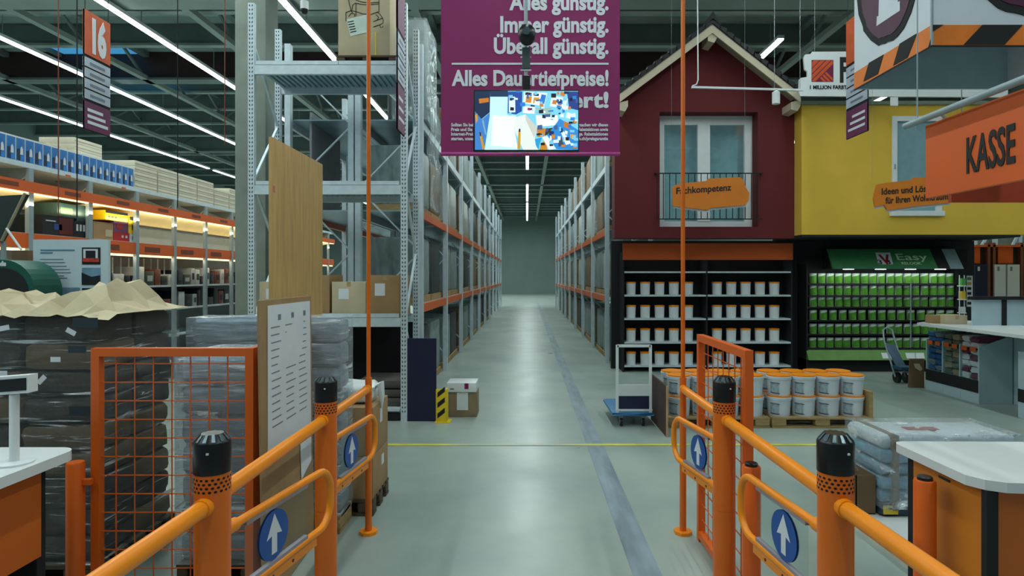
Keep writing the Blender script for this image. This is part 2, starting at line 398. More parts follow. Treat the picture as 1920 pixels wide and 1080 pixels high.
def end_post(x, label):
    t = thing('end_post', label, 'post', (x, YT, 0), 'thin end posts')
    MB().tube([(x, YT, .01), (x, YT, 1.06)], .0225, 16).build('post_tube', ORANGE, t)
    b = MB(); b.prism([(x+.062*math.cos(2*PI*k/8+PI/8), YT+.062*math.sin(2*PI*k/8+PI/8)) for k in range(8)], 'z', 0, .022)
    b.build('base_plate', ORANGE_RAIL, t)
    MB().tube([(x, YT, 1.06), (x, YT, 7.2)], .0145, 12).build('tall_pole', ORANGE, t)
end_post(-1.078, 'thin orange pole rising to the roof at the end of the left rails')
end_post(1.062, 'thin orange pole rising to the roof at the end of the right rails')

def swing_gate(x0, y0, ang, L, label, mirror):
    # loop of tube swung about the post; u runs along the arm
    t = thing('swing_gate', label, 'swing gate', (x0, y0, 0), 'swing gates')
    ux, uy = math.sin(ang), math.cos(ang)
    def P(u, z, n=0.): return (x0+ux*u+uy*n, y0+uy*u-ux*n, z)
    zt, zb, R = .852, .59, .10
    path = [P(.05, zt), P(L-R, zt)]
    for k in range(1, 8):
        a = PI/2-k*(PI/2)/8; path.append(P(L-R+R*math.cos(a), zt-R+R*math.sin(a)))
    path += [P(L, zt-R), P(L, zb+R)]
    for k in range(1, 8):
        a = -k*(PI/2)/8; path.append(P(L-R+R*math.cos(a), zb+R+R*math.sin(a)))
    path += [P(L-R, zb), P(.05, zb)]
    MB().tube(path, .0165, 12).build('loop_tube', ORANGE_RAIL, t)
    for z in (zt, zb): MB().tube([P(.05, z), P(.12, z)], .024, 14).build('arm_sleeve', ORANGE_RAIL, t)
    b = MB().beam(P(.10, zb-.035), P(L-.13, zb-.035), .012, .035).build('stiffener_bar', ORANGE_RAIL, t)
    sc = MB()
    for u in (.2, .34, .48):
        if u < L-.15: sc.tube([P(u, zb-.035, .008), P(u, zb-.035, -.008)], .007, 8)
    sc.build('bolts', BLACK, b, kind='stuff')
    u0, u1 = .17, min(.17+.42, L-.16)
    ps = MB(); ps.add([P(u, z, n) for n in (-.003, .003) for u, z in ((u0, zb+.01), (u1, zb+.01), (u1, zt-.012), (u0, zt-.012))],
                      [(0,1,2,3), (7,6,5,4), (0,4,5,1), (1,5,6,2), (2,6,7,3), (3,7,4,0)])
    pane = ps.build('clear_panel', ACRYL, t)
    for z in (zt-.018, zb+.018): MB().beam(P(u0, z), P(u1, z), .02, .018).build('panel_clamp', mat('clamp_grey', (150, 140, 150), .4), t)
    uc = (u0+u1)/2-.03; zc = (zt+zb)/2-.003; rr = .098; n = 36
    def disc(side, off, pts): return [P(uc+p[0], zc+p[1], side*off) for p in pts]
    circ = [(rr*math.cos(2*PI*k/n), rr*math.sin(2*PI*k/n)) for k in range(n)]
    arrow = [(-.018, -.075), (.018, -.075), (.018, .0), (.052, -.008), (0, .085), (-.052, -.008), (-.018, .0)]
    d = MB(); arr = MB()
    for side in (-1, 1):
        d.add(disc(side, .0045, circ), [tuple(range(n))]); arr.add(disc(side, .0055, arrow), [tuple(range(7))])
    dd = d.build('sign_disc', BLUESIGN, t); arr.build('arrow', TXTWHITE, dd)
swing_gate(XL, YN, math.radians(11), .80, 'near left swing gate with blue arrow disc over the cardboard sheet', 1)
swing_gate(XL, YF, math.radians(7), .72, 'far left swing gate with blue arrow disc', 1)
swing_gate(XR, YN, math.radians(-6), .72, 'near right swing gate with blue arrow disc', -1)
swing_gate(XR, YF, math.radians(-10), .66, 'far right swing gate with blue arrow disc', -1)

# ------------------------------------------------------------------ mesh panels and short posts
def mesh_panel(a, b, z0, z1, label, cell=.1):
    a = Vector((*a, 0)); b = Vector((*b, 0)); L = (b-a).length; u = (b-a)/L
    t = thing('mesh_panel', label, 'fence panel', (*((a+b)/2)[:2], 0), 'orange mesh panels')
    w = .044
    for p in (a, b): MB().beam(p+Vector((0,0,0)), p+Vector((0,0,z1)), w).build('frame_upright', ORANGE_RED, t)
    for z in (z0, z1-w/2): MB().beam(a+u*w/2+Vector((0,0,z)), b-u*w/2+Vector((0,0,z)), w).build('frame_bar', ORANGE_RED, t)
    k = 1
    while k*cell < L-.02:
        p = a+u*k*cell; MB().beam(p+Vector((0,0,z0)), p+Vector((0,0,z1-.03)), .005).build('mesh_wire', ORANGE_RED, t); k += 1
    z = z0+cell
    while z < z1-.06:
        MB().beam(a+Vector((0,0,z)), b+Vector((0,0,z)), .005).build('mesh_wire', ORANGE_RED, t); z += cell
mesh_panel((-2.31, 3.30), (-1.485, 3.30), .08, 1.365, 'orange wire mesh panel in front of the wrapped pallets')
mesh_panel((-1.485, 3.345), (-1.485, 4.12), .08, 1.365, 'orange mesh panel behind the leaning cardboard sheet')
mesh_panel((1.152, 3.20), (1.152, 4.06), .05, 1.365, 'orange mesh panel beside the second right gate post')
def short_post(x, y, h, label, cap):
    t = thing('short_post', label, 'post', (x, y, 0), 'short orange posts')
    MB().lathe([(.043, 0), (.043, h-.008), (.039, h)], (x, y), 24).build('post_tube', ORANGE_RED, t)
    MB().lathe([(.075, 0), (.075, .008), (.043, .012)], (x, y), 24).build('base_plate', ORANGE_RED, t)
    if cap: MB().lathe([(.03, h-.002), (.03, h+.012), (.026, h+.016)], (x, y), 20).build('black_top', BLACK, t)
    else: MB().box(x+.03, x+.085, y-.012, y+.012, h-.12, h-.09).build('bracket', ORANGE_RED, t)
short_post(1.072, 2.93, .845, 'short orange post with black top behind the near right swing gate', True)
short_post(-2.385, 3.24, .77, 'short orange post bracketed to the left mesh panel', False)
short_post(1.722, 2.655, .87, 'short orange post against the right checkout counter', True)

# cardboard sheet with paper, leaning on the mesh from the aisle side
t = thing('cardboard_sheet', 'tall cardboard sheet with a white printed paper leaning on orange mesh', 'cardboard', (-1.42, 3.7, 0))
def sheet(p00, p10, p11, p01, th, name, m, parent):
    n = (Vector(p10)-Vector(p00)).cross(Vector(p01)-Vector(p00)).normalized()*th
    vs = [Vector(p) for p in (p00, p10, p11, p01)]; vs += [v+n for v in vs]
    return MB().add(vs, [(0,1,2,3), (7,6,5,4), (0,4,5,1), (1,5,6,2), (2,6,7,3), (3,7,4,0)]).build(name, m, parent)
SC4 = [Vector(p) for p in ((-1.375, 3.18, .01), (-1.40, 4.0, .01), (-1.445, 4.07, 1.62), (-1.44, 3.27, 1.62))]
def SV(u, v, off=0.):
    p = (SC4[0]*(1-u)+SC4[1]*u)*(1-v)+(SC4[3]*(1-u)+SC4[2]*u)*v
    return p+Vector((off, 0, 0))
def sheet_piece(outline, o0, o1, name, m, kind=None):
    n = len(outline); vs = [SV(u, v, o0) for u, v in outline]+[SV(u, v, o1) for u, v in outline]
    return MB().add(vs, [tuple(range(n)), tuple(range(n, 2*n))[::-1]]+[(k, n+k, n+(k+1) % n, (k+1) % n) for k in range(n)]).build(name, m, t, kind=kind)
sheet_piece([(0, 0), (1, 0), (1, 1), (0, 1)], 0, .012, 'sheet', CARD)
sheet_piece([(.09, .44), (.5, .465), (.70, .48), (.72, .30), (.95, .34), (.96, .98), (.13, .98), (.11, .7)], .0125, .0155, 'paper', PAPER)
lines = MB()
for c in range(3):
    for k in range(14):
        u0 = .17+c*.26; u1 = u0+.19+random.uniform(-.05, .01); v0 = .90-k*.026
        lines.add([SV(u0, v0, .0162), SV(u1, v0, .0162), SV(u1, v0+.0045, .0162), SV(u0, v0+.0045, .0162)], [(0,1,2,3)])
lines.build('print_lines', GREYINK, t, kind='stuff')
for u0 in (.3, .55, .8):
    sheet_piece([(u0, .925), (u0+.05, .925), (u0+.05, .945), (u0, .945)], .0156, .017, 'small_emblem', GREYINK)

# ------------------------------------------------------------------ checkout desks
DESKO = mat('desk_orange_panel', (198, 98, 26), .5, var=.05, scale=2)
DESKY = mat('desk_amber_panel', (204, 122, 28), .5, var=.05, scale=2)
t = thing('checkout_desk', 'checkout desk with pale worktop and orange side at the left edge', 'desk', (-2.55, 2.2, 0))
tp = MB(); pts = [(-3.1, 1.2), (-2.09, 1.2), (-2.09, 2.78)]
for k in range(7): a = k*PI/2/6; pts.append((-2.17+.08*math.cos(a), 2.79+.08*math.sin(a)))
pts += [(-3.1, 2.87)]
tp.prism(pts, 'z', .905, .95); tp.build('worktop', WHITE, t)
part('side_panel', (-3.05, -2.17, 1.3, 2.74, .5, .905), DESKO, t)
part('plinth', (-3.0, -2.35, 1.35, 2.62, 0, .5), BLACKM, t)
part('rear_panel', (-3.05, -2.19, 2.74, 2.79, .35, .905), BLACKM, t)
t = thing('customer_display', 'customer price display on a pale pole on the left desk', 'display', (X(25, 2.62), 2.62, .95))
px = X(27, 2.62)
MB().tube([(px, 2.62, .95), (px, 2.62, 1.245)], .018, 16).build('pole', WHITEP, t)
MB().lathe([(.07, .95), (.07, .958), (.03, .963)], (px, 2.62), 24).build('foot', WHITEP, t)
hd = MB(); a = .12
def hp(u, v, w): return (px-.04+u*math.cos(a), 2.60+u*math.sin(a)*-1+w, 1.285+v+u*.09)
def hbox(name, u0, u1, v0, v1, w0, w1, m):
    vs = [hp(u, v, w) for w in (w0, w1) for v in (v0, v1) for u in (u0, u1)]
    return MB().add(vs, [(0,2,3,1),(4,5,7,6),(0,1,5,4),(2,6,7,3),(0,4,6,2),(1,3,7,5)]).build(name, m, t)
hbox('housing', -.16, .13, -.038, .038, 0, .05, WHITEP); hbox('screen', -.15, .12, -.026, .026, -.003, .004, BLACK)

t = thing('checkout_counter', 'checkout counter with white rounded worktop and amber panels on the right', 'counter', (2.3, 2.6, 0))
pts = [(1.765, 2.47), (1.80, 2.41), (1.86, 2.375), (1.95, 2.365), (3.1, 2.365), (3.1, 2.75), (2.55, 2.92), (2.4, 2.965), (1.82, 2.975), (1.785, 2.965), (1.765, 2.93)]
MB().prism(pts, 'z', .91, .95).build('worktop', WHITE, t)
part('side_panel', (1.815, 1.86, 2.43, 2.88, .30, .91), DESKY, t)
part('near_panel', (1.845, 3.0, 2.41, 2.43, .05, .91), DESKO, t)
part('corner_trim', (1.80, 1.845, 2.40, 2.43, .0, .91), BLACKM, t)
part('corner_trim', (1.82, 1.90, 2.88, 2.93, .0, .91), BLACKM, t)
part('kick_panel', (1.82, 1.86, 2.43, 2.88, 0, .30), BLACKM, t)
part('body', (1.86, 3.0, 2.43, 2.90, .0, .91), BLACKM, t)
part('cable_slot', (1.811, 1.8155, 2.63, 2.70, .865, .875), BLACK, t)

# ------------------------------------------------------------------ pallets
def make_pallet(name, x0, x1, y0, y1, z0, label, group=None, m=WOODP, th=.022, blk=.078):
    t = thing(name, label, 'pallet', ((x0+x1)/2, (y0+y1)/2, z0), group)
    bw = (x1-x0)*.095
    for c in (0, .5, 1):
        yc = y0+.05+(y1-y0-.1)*c
        MB().box(x0, x1, yc-.05, yc+.05, z0, z0+th).build('bottom_board', m, t)
        for e in (0, .5, 1):
            xc = x0+bw*.75+(x1-x0-bw*1.5)*e
            MB().rbox(xc-bw*.75, xc+bw*.75, yc-.05, yc+.05, z0+th, z0+th+blk, .008, 1).build('block', m, t)
    nb = 5
    for k in range(nb):
        yc = y0+.06+(y1-y0-.12)*k/(nb-1)
        MB().box(x0, x1, yc-.06, yc+.06, z0+th+blk, z0+2*th+blk).build('deck_board', m, t)
    return t
PT = .122
# ------------------------------------------------------------------ wrapped pallet of brown sacks (left)
SACK = mat('brown_paper_sack', (100, 84, 62), .75, var=.25, scale=4, bump=.4, bscale=14)
SACKD = mat('dark_brown_sack', (52, 46, 40), .75, var=.3, scale=4, bump=.4, bscale=14)
BEIGEP = mat('crumpled_kraft_paper', (196, 182, 150), .75, var=.1, scale=5, bump=.5, bscale=9)
def film_shell(b, parent, m, name='stretch_film', amp=.02, n=14, seed=0, top=True):
    x0, x1, y0, y1, z0, z1 = b; mb = MB()
    def grid(o, u, v, nu, nv):
        o, u, v = Vector(o), Vector(u), Vector(v); nn = u.cross(v).normalized(); vs = []
        for i in range(nv+1):
            for j in range(nu+1):
                p = o+u*j/nu+v*i/nv
                e = min(1, 4*min(j/nu, 1-j/nu), 4*min(i/nv, 1-i/nv)+.3)
                vs.append(p+nn*amp*mnoise.noise(Vector((p.x*5+seed, p.y*5, p.z*14)))*e)
        fs = [(i*(nu+1)+j, i*(nu+1)+j+1, (i+1)*(nu+1)+j+1, (i+1)*(nu+1)+j) for i in range(nv) for j in range(nu)]
        mb.add(vs, fs)
    grid((x0,y0,z0), (x1-x0,0,0), (0,0,z1-z0), n, n*2)
    grid((x1,y0,z0), (0,y1-y0,0), (0,0,z1-z0), n, n*2)
    grid((x0,y1,z0), (0,y0-y1,0), (0,0,z1-z0), n, n*2)
    if top: grid((x0,y0,z1), (x1-x0,0,0), (0,y1-y0,0), n, n)
    mb.smooth = True
    o = mb.build(name, m, parent); return o
make_pallet('pallet', -3.72, -2.43, 3.45, 4.25, 0, 'wooden pallet under the brown sacks on the left', 'pallets', WOODD)
t = thing('sack_stack', 'film wrapped stack of brown paper sacks behind the left mesh panel', 'sack stack', (-3.07, 3.85, PT))
nl = 9; lh = (1.53-PT)/nl
for L in range(nl):
    z0 = PT+L*lh
    for k in range(3):
        w = 1.27/3; x0 = -3.71+k*w+random.uniform(-.02, .0)
        for r_ in range(2):
            y0 = 3.48+r_*.38
            m_ = SACK if random.random() < .5 else SACKD
            MB().rbox(x0+.005, x0+w-.005, y0, y0+.37, z0, z0+lh-.004, .045, 2, jit=.008).build('sack', m_, t)
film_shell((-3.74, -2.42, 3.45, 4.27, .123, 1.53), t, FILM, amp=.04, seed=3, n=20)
cr = MB(); NX, NY = 24, 9; vs = []
rc = random.Random(11)
for j in range(NY+1):
    for i in range(NX+1):
        u, v = i/NX, j/NY
        edge = min(1, (1-u)*9)*min(1, (1-v)*4)
        fold = .05*(1 if (i*3+j*2) % 5 < 2 else 0)+rc.uniform(0, .06)
        bump = .12*math.exp(-((u-.86)/.07)**2)*(1 if v > .15 else .3)+.05*math.exp(-((u-.45)/.12)**2)
        z = 1.535+(fold*.9+bump)*edge*(.35 if j == 0 else 1)-(.03 if j == 0 else 0)
        vs.append((-3.9+u*1.55+rc.uniform(-.025, .025), 3.42+v*.88+(rc.uniform(-.03, .03) if 0 < v < 1 else 0), z))
fs = []
for j in range(NY):
    for i in range(NX):
        a, b, c, d_ = j*(NX+1)+i, j*(NX+1)+i+1, (j+1)*(NX+1)+i+1, (j+1)*(NX+1)+i
        fs += [(a, b, c), (a, c, d_)] if random.random() < .5 else [(a, b, d_), (b, c, d_)]
cr.add(vs, fs)
cr.build('paper_cover', BEIGEP, t)
for k, (px_, py_, rot) in enumerate(((133, 622, -.5), (104, 674, 0), (78, 712, .8), (4, 700, 0), (8, 615, .2))):
    d = 3.40; c = Vector((X(px_, d), d, Z(py_, d))); ca, sa = math.cos(rot), math.sin(rot)
    q = [c+Vector((ca*a-sa*b, 0, sa*a+ca*b)) for a, b in ((-.028, -.014), (.028, -.014), (.028, .014), (-.028, .014))]
    MB().add(q, [(0,1,2,3)]).build('label_sticker', PAPER, t)
for k, (px_, py_, w, h_) in enumerate(((160, 605, .14, .055), (150, 770, .12, .05), (145, 655, .1, .04))):
    d = 3.40; x_, z_ = X(px_, d), Z(py_, d)
    MB().box(x_-w/2, x_+w/2, d-.002, d, z_-h_/2, z_+h_/2).build('printed_patch', mat('slate_print', (40, 56, 64), .5), t)

# silver wrapped insulation packs
SILV = mat('silver_pack', (150, 166, 178), .4, .35, var=.25, scale=6, stretch=(1,1,4), bump=.5, bscale=10)
make_pallet('pallet', -2.30, -1.27, 4.16, 4.45, 0, 'wooden pallet under the silver wrapped packs', 'pallets', WOODP)
t = thing('insulation_stack', 'silver wrapped stack of insulation packs behind the orange mesh', 'pack stack', (-1.8, 4.2, PT))
for L in range(8):
    z0 = PT+L*.168
    for k in range(2):
        x0 = -2.29+k*.51
        MB().rbox(x0, x0+.50, 4.18, 4.43, z0, z0+.16, .045, 3, jit=.004).build('pack', SILV, t)
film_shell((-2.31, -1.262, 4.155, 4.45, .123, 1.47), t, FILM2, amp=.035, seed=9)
make_pallet('pallet', -1.98, -1.56, 3.46, 3.92, 0, 'small wooden pallet under the single column of silver packs', 'pallets', WOODD)
t = thing('insulation_column', 'single column of silver wrapped packs directly behind the orange mesh', 'pack stack', (-1.77, 3.7, PT))
for L in range(7): MB().rbox(-1.97, -1.57, 3.48, 3.91, PT+L*.168, PT+L*.168+.16, .045, 3, jit=.004).build('pack', SILV, t)
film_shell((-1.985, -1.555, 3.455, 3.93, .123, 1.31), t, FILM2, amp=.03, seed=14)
# cartons on a pallet at the end of the left rails
make_pallet('pallet', -1.95, -1.12, 4.47, 4.97, 0, 'wooden pallet under the tan cartons by the left rail end', 'pallets', WOODD)
def carton(name, b, label, m=CARD, tape=True, lab=None, group=None, cat='carton', face='-y'):
    x0, x1, y0, y1, z0, z1 = b
    t = thing(name, label, cat, ((x0+x1)/2, (y0+y1)/2, z0), group)
    part('carton_body', b, m, t, .004)
    if tape: part('tape', ((x0+x1)/2-.025, (x0+x1)/2+.025, y0-.001, y1+.001, z1-.06, z1+.001), mat('parcel_tape', (176, 152, 110), .3), t)
    if lab:
        u0, u1, v0, v1 = lab
        if face == '-y': part('shipping_label', (x0+(x1-x0)*u0, x0+(x1-x0)*u1, y0-.002, y0, z0+(z1-z0)*v0, z0+(z1-z0)*v1), PAPER, t)
        else: part('shipping_label', (x1, x1+.002, y0+(y1-y0)*u0, y0+(y1-y0)*u1, z0+(z1-z0)*v0, z0+(z1-z0)*v1), PAPER, t)
    return t
carton('carton', (-1.94, -1.125, 4.48, 4.96, PT, .43), 'lower tan carton on the pallet by the left rail end', lab=(.55, .7, .55, .8), face='+x')
carton('carton', (-1.94, -1.125, 4.48, 4.96, .434, .79), 'upper tan carton on the pallet by the left rail end', lab=(.45, .6, .55, .85), face='+x')
t = thing('white_bag', 'white plastic bag lying on the upper tan carton', 'bag', (-1.3, 4.7, .79))
MB().rbox(-1.5, -1.16, 4.58, 4.86, .79, .94, .06, 3, jit=.012).build('bag_body', WHITEP, t)
MB().tube([(-1.17, 4.72, .9), (-1.12, 4.7, .93), (-1.115, 4.7, .84), (-1.118, 4.72, .74)], [.02, .03, .025, .008], 8).build('bag_tail', WHITEP, t)

# ------------------------------------------------------------------ tall rack facing the gate
RX0, RX1, RY0, RY1, RH = -3.33, -1.486, 7.4, 8.25, 5.05
def upright(parent, x, y, h, slots=True, w=.075, dpt=.06, m=RACK):
    u = MB().box(x-w/2, x+w/2, y, y+dpt, 0, h).build('upright', m, parent)
    if slots:
        s = MB(); z = .1
        while z < h-.04:
            for sx in (-1, 1):
                s.add([(x+sx*.016-.006*sx, y-.001, z), (x+sx*.016+.006*sx, y-.001, z+.012), (x+sx*.016+.006*sx, y-.001, z+.034), (x+sx*.016-.006*sx, y-.001, z+.022)], [(0,1,2,3)])
            z += .05
        s.build('slots', DARKSLOT, u, kind='stuff')
    return u
rk = thing('pallet_rack', 'tall grey pallet rack facing the gate, carton on its top shelf', 'rack', ((RX0+RX1)/2, (RY0+RY1)/2, 0))
for x in (RX0, RX1):
    upright(rk, x, RY0, RH); upright(rk, x, RY1-.06, RH)
    z = .35; k = 0
    while z < RH-.9:
        a, b = ((x, RY0+.05, z), (x, RY1-.05, z+.85)) if k % 2 else ((x, RY1-.05, z), (x, RY0+.05, z+.85))
        MB().beam(a, b, .03, .02).build('diagonal_brace', RACK, rk); z += .85; k += 1
LEV = (1.25, 2.85, 4.30)
for z in LEV:
    for y in (RY0+.0, RY1-.05):
        MB().box(RX0+.04, RX1-.04, y, y+.05, z-.11, z).build('cross_beam', RACK, rk)
DECK = mat('deck_sheet', (140, 170, 180), .4, .2, var=.1, scale=3)
for z, x0, x1 in ((4.30, RX0+.06, RX0+1.05), (4.30, RX0+1.06, RX1-.06), (2.85, RX0+.06, RX1-.06), (1.25, RX0+.06, RX1-.06)):
    dk = MB(); n = int((x1-x0)/.07)
    for k in range(n):
        a = x0+(x1-x0)*k/n; b = x0+(x1-x0)*(k+1)/n; dk.box(a, a+(b-a)*.55, RY0+.05, RY1-.05, z-.03, z+.012); dk.box(a+(b-a)*.55, b, RY0+.05, RY1-.05, z-.002, z+.012)
    dk.build('shelf_deck', DECK, rk)
    MB().box(x0, x1, RY0-.004, RY0+.03, z+.004, z+.05).build('deck_front_lip', RACK, rk)
part('end_board', (RX1+.045, -1.095, RY0+.0, RY0+.03, 0, 1.0), NAVY, rk)
part('plinth', (RX0+.05, RX1-.05, RY0+.02, RY0+.06, 0, .09), BLACKM, rk)
part('bottom_shelf', (RX0+.05, RX1-.05, RY0+.0, RY1, .12, .15), RACK, rk)
part('back_sheet', (RX0+.05, RX1-.05, RY1+.0, RY1+.01, .15, 1.2), BLACKM, rk)
# rack guard
t = thing('rack_guard', 'yellow and black striped corner guard at the foot of the rack', 'corner guard', (-1.03, 7.3, 0))
gx0, gx1, gy = X(817, 7.33), X(838, 7.33), 7.33
MB().rbox(gx0, gx1, gy, gy+.02, 0, .40, .015).build('guard_plate', YELLOW, t)
MB().rbox(gx1-.02, gx1, gy, gy+.14, 0, .40, .008).build('side_plate', YELLOW, t)
MB().box(gx0-.01, gx1+.04, gy-.03, gy+.16, 0, .01).build('foot_plate', YELLOW, t)
st = MB()
for k in range(3):
    z = .05+k*.125
    st.prism([(gx0+.02, z), (gx1-.025, z+.07), (gx1-.025, z+.13), (gx0+.02, z+.06)], 'y', gy-.002, gy)
st.build('black_stripe', BLACKM, t)
b1 = carton('carton', (X(839, 7.62), X(894, 7.62), 7.62, 7.95, 0, Z(735, 7.62)), 'brown carton with a white label on the floor beside the striped guard', mat('cardboard_grey', (140, 122, 96), .8), lab=(.32, .7, .28, .98))
bx0, bx1, bz = X(838, 7.62), X(893, 7.62), Z(735, 7.62)
t = thing('white_carton', 'flat white carton with a purple mark lying on the brown carton', 'carton', ((bx0+bx1)/2, 7.78, bz))
part('carton_body', (bx0, bx1, 7.60, 7.95, bz+.001, bz+.115), WHITEP, t, .004)
part('purple_mark', (bx0+.22, bx0+.27, 7.598, 7.6, bz+.04, bz+.11), MAGPRINT, t)
part('grey_print', (bx0+.04, bx0+.09, 7.598, 7.6, bz+.03, bz+.05), GREYINK, t)
# top shelf: pallet and machine carton
make_pallet('pallet', X(630, 7.45), X(745, 7.45), 7.45, 8.2, 4.313, 'dark pallet under the big machine carton on the top shelf', 'pallets', WOODD)
mx0, mx1, my0, my1, mz0 = X(634, 7.5), X(731, 7.5), 7.5, 8.18, 4.313+PT+.001
t = thing('machine_carton', 'big carton with a cleaning machine drawing and white label on the top shelf', 'carton', ((mx0+mx1)/2, 7.8, mz0))
part('carton_body', (mx0, mx1, my0, my1, mz0, mz0+.95), CARD_L, t, .006)
dr = MB()
def dl(pts, r=.0045):
    P = [(X(600+p[0]/8, my0), my0-.002, Z(p[1]/8, my0)) for p in pts]; dr.tube(P, r, 6)
dl([(430,0),(440,60),(470,170),(490,195)]); dl([(480,150),(490,80),(530,45),(620,65),(720,75),(880,60)]); dl([(540,50),(540,240)])
dl([(395,185),(470,160),(560,180),(640,210),(760,220),(870,180)]); dl([(390,185),(390,320)]); dl([(870,180),(920,240),(950,300),(945,350),(890,375),(800,405)])
dl([(885,0),(885,180)]); dl([(510,-10),(620,30),(740,45),(880,35)]); dl([(800,325),(870,300),(945,270)]); dl([(900,375),(905,410),(930,415),(945,385)])
dl([(430,-150),(600,-190),(800,-180),(885,-100),(885,0)]); dl([(430,-150),(430,0)]); dl([(430,250),(470,200),(520,210),(520,250)]); dl([(840,220),(880,260),(860,300)])
dr.build('machine_drawing', INK, t, kind='stuff')
q = [(400,290),(735,210),(755,470),(455,545)]
P = [(X(600+p[0]/8, my0-.006), my0-.006, Z(p[1]/8, my0-.006)) for p in q]
lb = MB().add(P, [(0,1,2,3)]).build('label_sheet', mat('pale_label', (206, 224, 212), .6), t)
lt = MB()
for k in range(5):
    a = (415+k*10, 325+k*38)
    for (o, w) in ((0, 90),):
        pp = [(a[0]+o, a[1]), (a[0]+o+w, a[1]-18), (a[0]+o+w, a[1]-2), (a[0]+o, a[1]+16)]
        lt.add([(X(600+p[0]/8, my0-.008), my0-.008, Z(p[1]/8, my0-.008)) for p in pp], [(0,1,2,3)])
lt.build('label_print', INK, lb, kind='stuff')
part('strap', (X(703, my0), X(705.5, my0), my0-.004, my0, mz0, mz0+.3), YELLOW, t)
# sacks on bottom shelf, goods on lower levels
SACKG = mat('grey_sack', (84, 82, 78), .8, var=.2, scale=5)
gi = 0
for k in range(3):
    for L in range(2 if k < 2 else 3):
        x0 = RX0+.08+k*.585
        MB().rbox(x0, x0+.56, RY0+.12, RY0+.75, .151+L*.11, .151+L*.11+.105, .04, 2, jit=.01).build('cement_sack', SACKG, label='grey sack on rack bottom shelf, %s pile from left, %s from below' % (ORD[k], ORD[L]), cat='sack', group='sacks on the rack bottom shelf')
for k in range(4):
    x0 = RX0+.08+k*.44
    carton('carton', (x0, x0+.41, RY0+.05, RY0+.6, 1.263, 1.263+.42+.08*(k % 2)), 'tan carton on the rack level above the sacks, %s from the left' % ORD[k], CARD if k % 2 else CARD_L, group='cartons on the lower rack level', lab=(.2, .5, .5, .8))
for k in range(4):
    x0 = RX0+.1+k*.43
    carton('carton', (x0, x0+.38, RY0+.08, RY0+.6, 1.263+.5+.0+.001, 2.2-.1*(k % 3)), 'upper carton in the second layer of the lower rack level, %s from the left' % ORD[k], CARD_L if k % 2 else CARD, group='upper cartons on the lower rack level') if False else None
# oak board standing in front of the rack
ox = -2.28
t = thing('oak_board', 'tall oak veneer board standing on edge before the rack', 'board', (ox, 6.1, 0))
MB().add([(ox-.015, 5.45, 0), (ox+.015, 5.45, 0), (ox+.015, 6.80, 0), (ox-.015, 6.80, 0), (ox-.015, 5.45, 2.99), (ox+.015, 5.45, 2.99), (ox+.015, 6.80, 2.99), (ox-.015, 6.80, 2.99)],
         [(0,3,2,1),(4,5,6,7),(0,1,5,4),(1,2,6,5),(2,3,7,6),(3,0,4,7)]).build('board_panel', OAK, t)
part('board_foot', (ox-.25, ox+.25, 5.6, 5.66, 0, .06), WOODD, t); part('board_foot', (ox-.25, ox+.25, 6.6, 6.66, 0, .06), WOODD, t)
part('pink_mark', (ox+.0155, ox+.0165, 5.47, 5.51, 2.5, 2.56), mat('pink_ink', (200, 110, 110), .6), t)

# ------------------------------------------------------------------ aisle racks going back on both sides
WRAPG = mat('wrapped_goods_grey', (132, 150, 150), .45, var=.35, scale=5, stretch=(2,2,.6), bump=.4, bscale=8)
WRAPL = mat('wrapped_goods_pale', (176, 186, 182), .45, var=.25, scale=5, stretch=(2,2,.6), bump=.4, bscale=8)
WRAPB = mat('wrapped_goods_brown', (124, 104, 78), .6, var=.25, scale=5, bump=.3, bscale=8)
WRAPD = mat('wrapped_goods_dark', (58, 66, 70), .5, var=.3, scale=5)
def aisle_rack(x0, x1, ya, nb, bay, levels, label, facex):
    t = thing('aisle_rack', label, 'rack', ((x0+x1)/2, ya, 0), 'aisle racks')
    for k in range(nb+1):
        y = ya+k*bay
        for x in (x0, x1): MB().box(x-.04, x+.04, y-.05, y+.05, 0, 5.05).build('upright', RACK, t)
        z = .3; j = 0
        br = MB()
        while z < 4.2:
            a, b = (x0, x1) if j % 2 else (x1, x0); br.beam((a, y, z), (b, y, z+.9), .03, .02); z += .9; j += 1
        br.build('frame_bracing', RACK, t)
        if k < nb:
            for z in levels:
                for x in (x0, x1): MB().box(x-.025, x+.025, y+.05, y+bay-.05, z-.12, z).build('cross_beam', ORANGE_RED if z < 3 and facex == x else RACK, t)
                MB().box(x0+.025, x1-.025, y+.05, y+bay-.05, z-.02, z).build('shelf_deck', DECK, t)
    return t
LV = (1.35, 2.7, 4.0)
aisle_rack(-2.4, -1.52, 8.75, 10, 2.7, LV, 'long rack along the left of the main aisle behind the tall rack', -1.52)
aisle_rack(-3.40, -2.5, 8.75, 3, 2.7, LV, 'rack standing back to back behind the tall rack', -3.40)
aisle_rack(1.62, 2.5, 12.4, 8, 2.7, LV, 'long rack along the right of the main aisle behind the red house', 1.62)
def load_proto():
    P = []
    for i, m_ in enumerate((WRAPG, WRAPL, WRAPB, WRAPD)):
        t = thing('wrapped_load', 'x', 'pallet load', (0, 0, -50-3*i), 'wrapped loads in the aisle racks')
        o = ORG[t.name]
        MB().rbox(-.36, .36, -.52, .52, o[2]+.1, o[2]+.98, .05, 2, jit=.012).build('wrapped_goods', m_, t)
        part('load_pallet', (-.38, .38, -.56, .56, o[2], o[2]+.1), WOODP, t)
        P.append(t)
    return P
LP = load_proto(); used = set()
def put_load(i, loc, label):
    if i in used: return copy_tree(LP[i], loc, None, label)
    used.add(i); LP[i].location = loc; LP[i]['label'] = label; return LP[i]
lvn = ['floor', 'first shelf', 'second shelf', 'top shelf']
